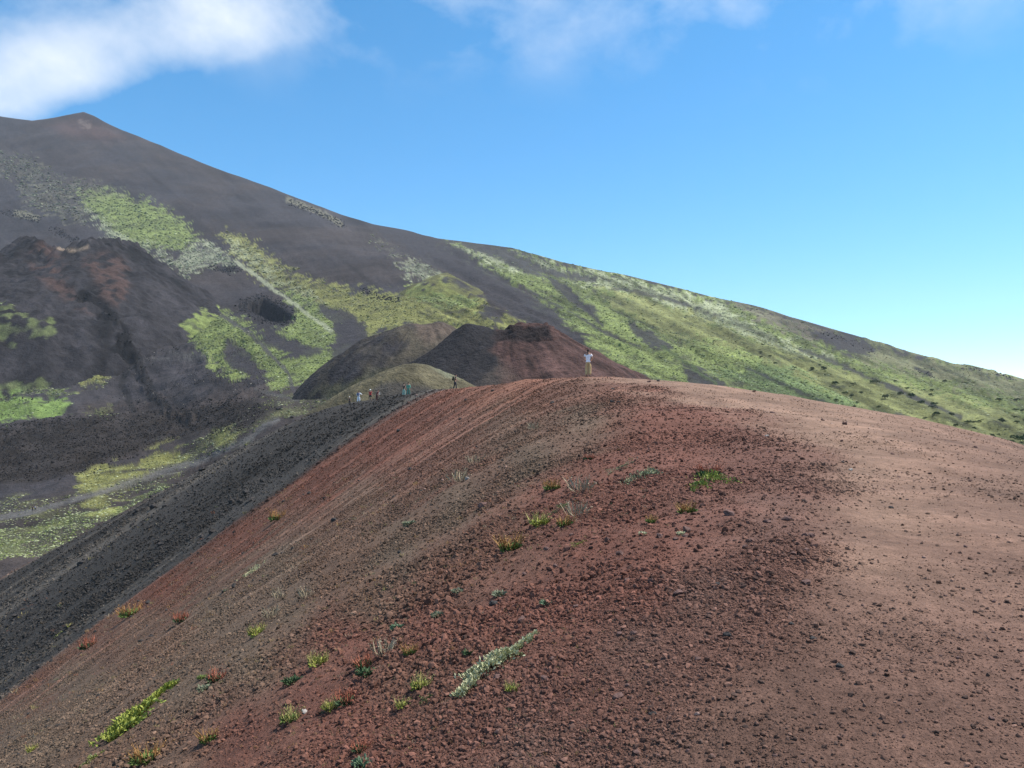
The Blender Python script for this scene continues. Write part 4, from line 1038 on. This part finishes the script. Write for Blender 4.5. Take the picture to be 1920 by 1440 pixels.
for (u, v, ty, w_, lab) in [
        (1328, 892, 'R', 34, 'red seed-stalk tuft rising over the bright green cushion'), (1288, 962, 'S', 30, 'orange-stalked tuft with green base right of the slope plants'), (1012, 985, 'Y', 34, 'lime-green tuft at the lower end of the green streak'), (1082, 968, 'D', 34, 'dry pale tuft right of the lime-green tuft'), (1060, 985, 'S', 26, 'orange tuft between the lime tuft and the dry one'),
        (960, 1030, 'S', 40, 'orange dry tuft with a dark underside on the red slope'), (1035, 918, 'S', 26, 'small orange tuft above the green streak'), (1090, 922, 'D', 40, 'dry straw tuft in the pale band above the green streak'), (1104, 862, 'R', 16, 'small red tuft high on the dark red slope'),
        (1205, 1002, 'W', 16, 'small whitish rosette below the orange-stalked tuft, left one'), (1277, 1002, 'W', 16, 'small whitish rosette below the orange-stalked tuft, right one'), (1222, 980, 'S', 20, 'faint orange tuft above the left whitish rosette'),
        (597, 1247, 'Y', 36, 'yellow-orange tuft on the brown slope at lower centre left'), (549, 1280, 'K', 30, 'dark green rosette downslope of the yellow tuft'), (690, 1265, 'K', 30, 'dark green rosette in the middle of the red scree'), (682, 1250, 'R', 30, 'red-stalked tuft over the dark rosette'), (880, 1226, 'K', 22, 'dark green rosette left of the silvery streak'),
        (545, 1352, 'G', 34, 'green tuft beside the pale stone at lower left'), (392, 1388, 'S', 28, 'orange and green tuft right of the bright green streak'), (405, 1276, 'R', 30, 'red tuft upslope of the bright green streak'), (380, 1272, 'G', 18, 'small green tuft beside the red one'), (384, 1294, 'V', 24, 'grey-green tuft below the red one'),
        (275, 1428, 'S', 40, 'orange tuft at the bottom edge right of the green streak'), (745, 1180, 'B', 24, 'pale bluish-green rosette on the red slope'), (770, 1225, 'S', 26, 'orange tuft with green base below the bluish rosette'), (720, 1228, 'D', 34, 'dry straw tuft left of the orange one'), (790, 1290, 'Y', 36, 'yellow straw tuft left of the silvery streak'),
        (755, 1326, 'Y', 22, 'small yellow-green tuft at lower centre'), (680, 1436, 'B', 38, 'bluish-green plant at the bottom edge'), (674, 1408, 'R', 24, 'red tuft above the bluish-green plant at the bottom edge'), (620, 1330, 'Y', 30, 'yellow tuft in the reddish patch at lower centre left'), (650, 1318, 'R', 34, 'red tuft in the reddish patch at lower centre left'),
        (482, 1190, 'Y', 26, 'yellow dry tuft on the grey-brown slope'), (508, 1160, 'D', 26, 'pale dry tuft upslope of the yellow one'), (525, 1124, 'D', 22, 'pale dry tuft right of the white cushion plant'), (575, 1122, 'D', 22, 'dry tuft farther right of the white cushion plant'), (820, 1156, 'V', 24, 'olive tuft above the red scree'), (937, 1118, 'V', 24, 'grey-green tuft at the top of the large boulder'),
        (1024, 1134, 'B', 22, 'bluish-green tuft right of the large boulder'), (858, 1112, 'V', 20, 'grey-green tuft left of the large boulder'), (960, 1296, 'Y', 24, 'yellowish tuft right of the silvery streak'), (768, 985, 'V', 20, 'pale grey tuft in the middle of the slope'), (860, 905, 'D', 26, 'dry tuft beside the whitish stone'), (1003, 806, 'D', 16, 'dry straw tuft high on the grey slope'), (890, 870, 'D', 24, 'dry straw tuft above the whitish stone'),
        (130, 1176, 'Y', 10, 'yellow flowering tuft on the black scree'), (245, 1155, 'S', 30, 'orange dry patch of stalks on the red band at far left'), (520, 975, 'S', 22, 'orange tuft on the red band near the black boundary'), (340, 1165, 'R', 22, 'reddish tuft on the red band below the black scree'), (165, 1215, 'R', 26, 'reddish tuft at the lower end of the red band'), (60, 1408, 'Y', 18, 'yellow tuft at the lower left border')]:
    plant(u, v, ty, w_, lab)
# countless faint sorrel and straw tufts over the whole flank
def tuft_src(seed, mat, n, h): return mesh_only('tuft', *stalks(seed, n, .4, h, .02), mat)
M_tuft = mat_inst('faint_tuft', .3)
tufts = src_coll('tuft', [tuft_src(1000 + i, M_tuft, 9, .6) for i in range(4)])
n = 2600
tw = (1 - pth) * (1 - .75 * blk) * smooth((fbm(GX / 6, GY / 6, 3, 601) + .03) / .2) * smooth((gv - 800) / 150) * smooth((1300 - gu) / 250) + .5 * smooth((poly_sd(gu, gv, [(0, 1140), (120, 1090), (110, 1160), (0, 1230)]) + 5) / 20)
tw = tw + 2.2 * smooth((16 - line_d(gu, gv, [(1000, 985), (1050, 955), (1100, 915), (1190, 865)])) / 12) * (gv < 1100)
L = cell_sample(GX, GY, GZ, gu, gv, tw, n)
sz = prange(n, 3.0, 10.0, 2.6) * L(DD) / 759 * .75
pal = np.array([(.36, .22, .09), (.36, .15, .09), (.36, .30, .13), (.38, .31, .21), (.17, .21, .10)])
scatter('sorrel_tufts', 'faint reddish and straw-coloured tufts thinly covering the flank', np.stack([L(GX), L(GY), L(GZ)], -1), rng.uniform(0, 6.28, (n, 3)) * np.array([0, 0, 1]), sz[:, None] * np.ones((n, 3)), rng.integers(0, 4, n), pal[rng.choice(5, n, p=[.28, .2, .2, .22, .1])], tufts)
# ------------------------------------------------------------------ people
MC_ = {}
def cloth(rgb):
    if rgb not in MC_: MC_[rgb] = mat_plain('cloth', rgb, .12, 14, .85)
    return MC_[rgb]
SKIN = mat_plain('skin', (.45, .26, .18), .08, 10, .6)
def skin_mesh(name, V, E, Rd, root_i, mat, parent, sub=2):
    me = bpy.data.meshes.new(name)
    me.from_pydata([tuple(v) for v in V], E, [])
    o = bpy.data.objects.new(name, me); COL.objects.link(o)
    if parent is not None: o.parent = parent
    me.materials.append(mat)
    m = o.modifiers.new('skin', 'SKIN'); m.use_smooth_shade = True; m.branch_smoothing = .6
    if not me.skin_vertices: me.skin_vertices.new()
    for i, r_ in enumerate(Rd):
        sv = me.skin_vertices[0].data[i]
        sv.radius = r_ if isinstance(r_, tuple) else (r_, r_)
        sv.use_root = (i == root_i)
    s = o.modifiers.new('subdivision', 'SUBSURF'); s.levels = sub; s.render_levels = sub
    return o
def person(loc, H, facing, label, top, legs, hair, lelb, lwri, relb, rwri, lean=0.0, stride=.0, cap=None, pony=False, short=False, sleeve=.55, flare=0.0, loose=0.0, bend=0.0):
    """a standing or walking figure, facing local +Y; elbow and wrist positions are given for each arm"""
    k = H / 1.70
    root = empty('person', loc, facing, k)
    def L_(x, y, z):                                       # lean the trunk forward about the hips
        if z > .92: y = y + (z - .92) * math.tan(lean)
        return (x, y, z)
    V, E, Rr = [], [], []
    def v(p, r_, par=None):
        V.append(L_(*p)); Rr.append(r_)
        if par is not None: E.append((par, len(V) - 1))
        return len(V) - 1
    pel = v((0, 0, .94), (.135, .10)); sp = v((0, -.01, 1.10), (.115, .09), pel); ch = v((0, 0, 1.28), (.14, .10), sp); nk = v((0, 0, 1.43), .058, ch)
    hb = v((0, .02, 1.51), (.066, .075), nk); hm_ = v((0, .025, 1.585), (.076, .092), hb); v((0, .01, 1.665), (.055, .065), hm_)
    v((0, .125, 1.565), .012, hm_)
    for s in (-1, 1): v((s * .088, .0, 1.575), .012, hm_)
    joints = {}
    for s in (-1, 1):
        st = stride * s
        hp = v((s * .09, 0, .88), (.088, .092), pel); kn = v((s * .10, .03 + st * .5 + bend, .49), .056, hp); an = v((s * .10, -.02 + st, .085), .040, kn); v((s * .115, .14 + st, .035), (.042, .030), an)
        joints[s] = (V[hp], V[kn], V[an])
    arms = {}
    for s, (el, wr) in ((-1, (lelb, lwri)), (1, (relb, rwri))):
        sh = v((s * .175, 0, 1.375), .058, ch)
        e_ = v(el, .040, sh); w_ = v(wr, .028, e_)
        V_e, V_w = Vector(V[e_]), Vector(V[w_])
        d = (V_w - V_e).normalized(); sd_ = d.cross(Vector((0, 0, 1)))
        sd_ = sd_.normalized() if sd_.length > .1 else Vector((1, 0, 0))
        def vw(p, r_, par):
            V.append(tuple(p)); Rr.append(r_); E.append((par, len(V) - 1)); return len(V) - 1
        pm_ = vw(V_w + d * .06, (.034, .018), w_)
        for f_, (o_, l_) in enumerate(((-.030, .070), (-.010, .080), (.010, .076), (.030, .060))):
            a_ = vw(V_w + d * .10 + sd_ * o_, .0095, pm_); vw(V_w + d * (.10 + l_ * .55) + sd_ * o_ + Vector((0, 0, -.012)), .0085, a_)
        a_ = vw(V_w + d * .05 - sd_ * .045, .010, pm_); vw(V_w + d * .085 - sd_ * .06, .009, a_)
        arms[s] = (V[sh], V[e_], V[w_])
    skin_mesh('body', V, E, Rr, pel, SKIN, root)
    # top
    TV = [V[pel], V[sp], V[ch], L_(0, 0, 1.405)]; TR = [(.150 + loose, .118 + loose), (.135 + loose, .112 + loose), (.162 + loose * .5, .122), (.085, .075)]; TE = [(0, 1), (1, 2), (2, 3)]
    TV.insert(0, L_(0, 0, .86)); TR.insert(0, (.150 + loose, .118 + loose)); TE = [(0, 1), (1, 2), (2, 3), (3, 4)]
    for s in (-1, 1):
        sh, el, wr = (Vector(q) for q in arms[s])
        i0 = len(TV); TV += [tuple(sh), tuple(sh.lerp(el, min(1, sleeve)))]; TR += [.072, .062 + loose * .3]; TE += [(3, i0), (i0, i0 + 1)]
        if sleeve > 1: TV.append(tuple(el.lerp(wr, .9))); TR.append(.046 + loose * .3); TE.append((i0 + 1, i0 + 2))
    skin_mesh('shirt', TV, TE, TR, 2, cloth(top), root)
    # trousers or shorts
    LV = [L_(0, 0, .98), L_(0, 0, .92)]; LR = [(.142, .110), (.150, .116)]; LE = [(0, 1)]
    for s in (-1, 1):
        hp, kn, an = (Vector(q) for q in joints[s])
        end = kn.lerp(hp, .1) if short else an + Vector((0, 0, .01))
        i0 = len(LV); LV += [tuple(hp), tuple(hp.lerp(kn, .5))]; LR += [.105 + flare * .3, .088 + flare * .5]; LE += [(1, i0), (i0, i0 + 1)]
        if short: LV.append(tuple(end)); LR.append(.085); LE.append((i0 + 1, i0 + 2))
        else:
            LV += [tuple(kn), tuple(end)]; LR += [.072 + flare, .062 + flare]; LE += [(i0 + 1, i0 + 2), (i0 + 2, i0 + 3)]
    skin_mesh('shorts' if short else 'trousers', LV, LE, LR, 1, cloth(legs), root)
    # hair and headgear
    co, fa = ico(2)
    hc = Vector(L_(0, .012, 1.60))
    hco = co * np.array([.090, .104, .100]); keep = ~((co[:, 1] > .25) & (co[:, 2] < .35)) & (co[:, 2] > -.75)
    hco = np.where(keep[:, None], hco, hco * .78) + np.array(hc)
    hr = mesh_np('hair', hco, fa, cloth(hair), parent=root)
    if pony:
        b0 = L_(0, -.085, 1.60); skin_mesh('ponytail', [b0, L_(0, -.135, 1.55), L_(0, -.13, 1.43), L_(0, -.115, 1.33)], [(0, 1), (1, 2), (2, 3)], [.022, .034, .03, .012], 0, cloth(hair), root, 1)
    if cap is not None:
        cco = co * np.array([.098, .112, .085]); cco[:, 2] = np.maximum(cco[:, 2], -.012); cco = cco + np.array(hc) + np.array([0, 0, .035])
        cp_ = mesh_np('cap', cco, fa, cloth(cap), parent=root)
        a_ = np.linspace(0, 2 * math.pi, 20, endpoint=False)
        ring = [np.stack([np.cos(a_) * rr, np.sin(a_) * rr * 1.12, np.full(20, zz)], -1) for rr, zz in ((.088, .03), (.150, .008), (.150, .003), (.088, .022))]
        bco = np.concatenate(ring) + np.array(hc)
        bf = [(q * 20 + i, q * 20 + (i + 1) % 20, ((q + 1) % 4) * 20 + (i + 1) % 20, ((q + 1) % 4) * 20 + i) for q in range(4) for i in range(20)]
        mesh_np('brim', bco, np.array(bf), cloth(cap), parent=root)
    # shoes
    for s in (-1, 1):
        an = Vector(joints[s][2])
        skin_mesh('shoe', [an + Vector((0, -.035, -.035)), an + Vector((0, .06, -.045)), an + Vector((.01 * s, .17, -.055))], [(0, 1), (1, 2)], [(.052, .050), (.052, .044), (.046, .030)], 0, cloth((.05, .045, .045)), root, 1)
    return tag(root, label, 'person', None)
def backpack(loc, rz, sc_, rgb, label):
    root = empty('backpack', loc, rz, sc_)
    bm = bmesh.new(); bmesh.ops.create_cube(bm, size=1)
    for q in bm.verts: q.co = Vector((q.co.x * .32, q.co.y * .18, q.co.z * .50))
    for q in bm.verts:
        if q.co.z > 0: q.co.x *= .82; q.co.y *= .8
    bmesh.ops.bevel(bm, geom=bm.edges[:], offset=.05, segments=3, affect='EDGES')
    me = bpy.data.meshes.new('bag'); bm.to_mesh(me); bm.free(); me.materials.append(cloth(rgb)); link_mesh('bag', me, root)
    for s in (-1, 1):
        skin_mesh('strap', [(s * .10, .07, .22), (s * .12, .17, .25), (s * .13, .31, .18), (s * .14, .33, 0.0), (s * .14, .22, -.14), (s * .12, .08, -.18)], [(i, i + 1) for i in range(5)], [(.022, .008)] * 6, 0, cloth(rgb), root, 1)
    bm = bmesh.new(); bmesh.ops.create_cube(bm, size=1)
    for q in bm.verts: q.co = Vector((q.co.x * .22, q.co.y * .06 - .105, q.co.z * .20 - .10))
    bmesh.ops.bevel(bm, geom=bm.edges[:], offset=.02, segments=2, affect='EDGES')
    me = bpy.data.meshes.new('pocket'); bm.to_mesh(me); bm.free(); me.materials.append(cloth(rgb)); link_mesh('pocket', me, root)
    return tag(root, label, 'backpack')
def stand(u, D, v=None):
    if v is not None:
        q = hit(u, v)
        if q is not None and q.y < 140: return q + Vector((0, .12, -.02))
    x = (u - 960) / F * D
    return Vector((x, D, g_z(x, D) - .01))
AR = ((-.26, -.02, 1.12), (-.27, .08, .88), (.26, -.02, 1.12), (.27, .08, .88))           # arms hanging
p = stand(1103, 45.5)
person(p, 1.66, R(-12), 'person in white T-shirt and tan trousers standing where the footpath tops the rim', (.86, .83, .88), (.52, .36, .18), (.030, .022, .018),
       (-.25, .04, 1.10), (-.10, .22, 1.00), (.28, .02, 1.10), (.17, .24, 1.02), pony=True, flare=.028, loose=.012)
p = stand(853, 88, 730)
person(p, 1.74, R(-78), 'person in dark clothes with a black backpack walking on the rim', (.035, .035, .04), (.030, .032, .045), (.022, .018, .016),
       (-.26, .05, 1.12), (-.20, .24, 1.02), (.26, .06, 1.12), (.22, .24, 1.00), lean=.08, stride=.16, sleeve=.5)
backpack(p + Vector((-.20, -.05, 1.24)), R(-78), 1.0, (.012, .012, .014), 'black backpack worn by the dark-clothed walker on the rim')
p = stand(672, 117, 754)
person(p, 1.78, R(-20), 'person in loose white shirt and white trousers among the left hikers', (.85, .86, .88), (.80, .80, .84), (.04, .028, .02),
       (-.27, .0, 1.13), (-.26, .1, .90), (.34, .08, 1.22), (.52, .16, 1.10), stride=.14, flare=.03, loose=.035, sleeve=1.2)
backpack(p + Vector((-.06, -.20, 1.24)), R(-20), .95, (.05, .06, .14), 'small navy backpack on the hiker in white')
p = stand(655, 121, 759)
person(p, 1.30, R(-10), 'short person in white sun hat and dark clothes at left end of the hikers', (.05, .04, .045), (.04, .04, .05), (.05, .035, .025), *AR, cap=(.80, .79, .76), stride=.05)
p = stand(694, 116, 752)
person(p, 1.76, R(-15), 'person in red top, white cap and dark shorts among the left hikers', (.50, .035, .045), (.03, .03, .035), (.08, .05, .03), *AR, cap=(.80, .80, .78), short=True, loose=.03, stride=.08)
p = stand(706, 116.5, 751)
person(p, 1.60, R(-60), 'person in dark red bending forward right of the hiker in the red top', (.17, .03, .035), (.10, .03, .035), (.05, .03, .02),
       (-.25, .16, 1.02), (-.2, .34, .84), (.25, .16, 1.02), (.2, .34, .84), lean=.42, stride=.06)
p2 = p + Vector((.30, .1, 1.02))
backpack(p2, R(-60), .75, (.62, .60, .56), 'off-white bag carried by the bending hiker in dark red')
p = stand(757, 113, 742)
person(p, 1.72, R(-25), 'person in dark top and pale green wrap, left one of the pair', (.03, .035, .035), (.36, .48, .40), (.02, .016, .014), *AR, stride=.10, flare=.03)
p = stand(765.5, 112, 741)
person(p, 1.70, R(-25), 'person in loose sea-green top, right one of the pair', (.13, .34, .25), (.10, .25, .19), (.02, .016, .014), *AR, stride=.12, loose=.04, flare=.02, sleeve=1.2)
p = m_hit(61, 960)
person(p, 1.76, R(10), 'tiny person in black on the valley track, left one of two', (.02, .02, .022), (.02, .02, .025), (.02, .016, .014), *AR, stride=.12)
p = m_hit(66, 959)
person(p, 1.74, R(10), 'tiny person in white shirt on the valley track, right one of two', (.70, .70, .70), (.03, .03, .035), (.03, .02, .015), *AR, stride=.12)

# ------------------------------------------------------------------ haze
HZ = bpy.data.meshes.new('haze')
h0, h1, hr = -330.0, 900.0, 6200.0
HZ.from_pydata([(x, y, z) for z in (h0, h1) for y in (-hr, hr) for x in (-hr, hr)], [], [(0, 2, 3, 1), (4, 5, 7, 6), (0, 1, 5, 4), (2, 6, 7, 3), (0, 4, 6, 2), (1, 3, 7, 5)])
hm = bpy.data.materials.new('air'); hm.use_nodes = True
ht = hm.node_tree; ht.nodes.clear()
ho = N(ht, 'ShaderNodeOutputMaterial'); hv = N(ht, 'ShaderNodeVolumePrincipled')
hv.inputs['Color'].default_value = (.80, .88, 1.0, 1)
hv.inputs['Density'].default_value = 0.62e-4
hv.inputs['Anisotropy'].default_value = 0.2
ht.links.new(hv.outputs[0], ho.inputs['Volume'])
HZ.materials.append(hm)
hz = bpy.data.objects.new('haze', HZ); COL.objects.link(hz)
tag(hz, 'thin blue summer haze over the mountain', kind='stuff')
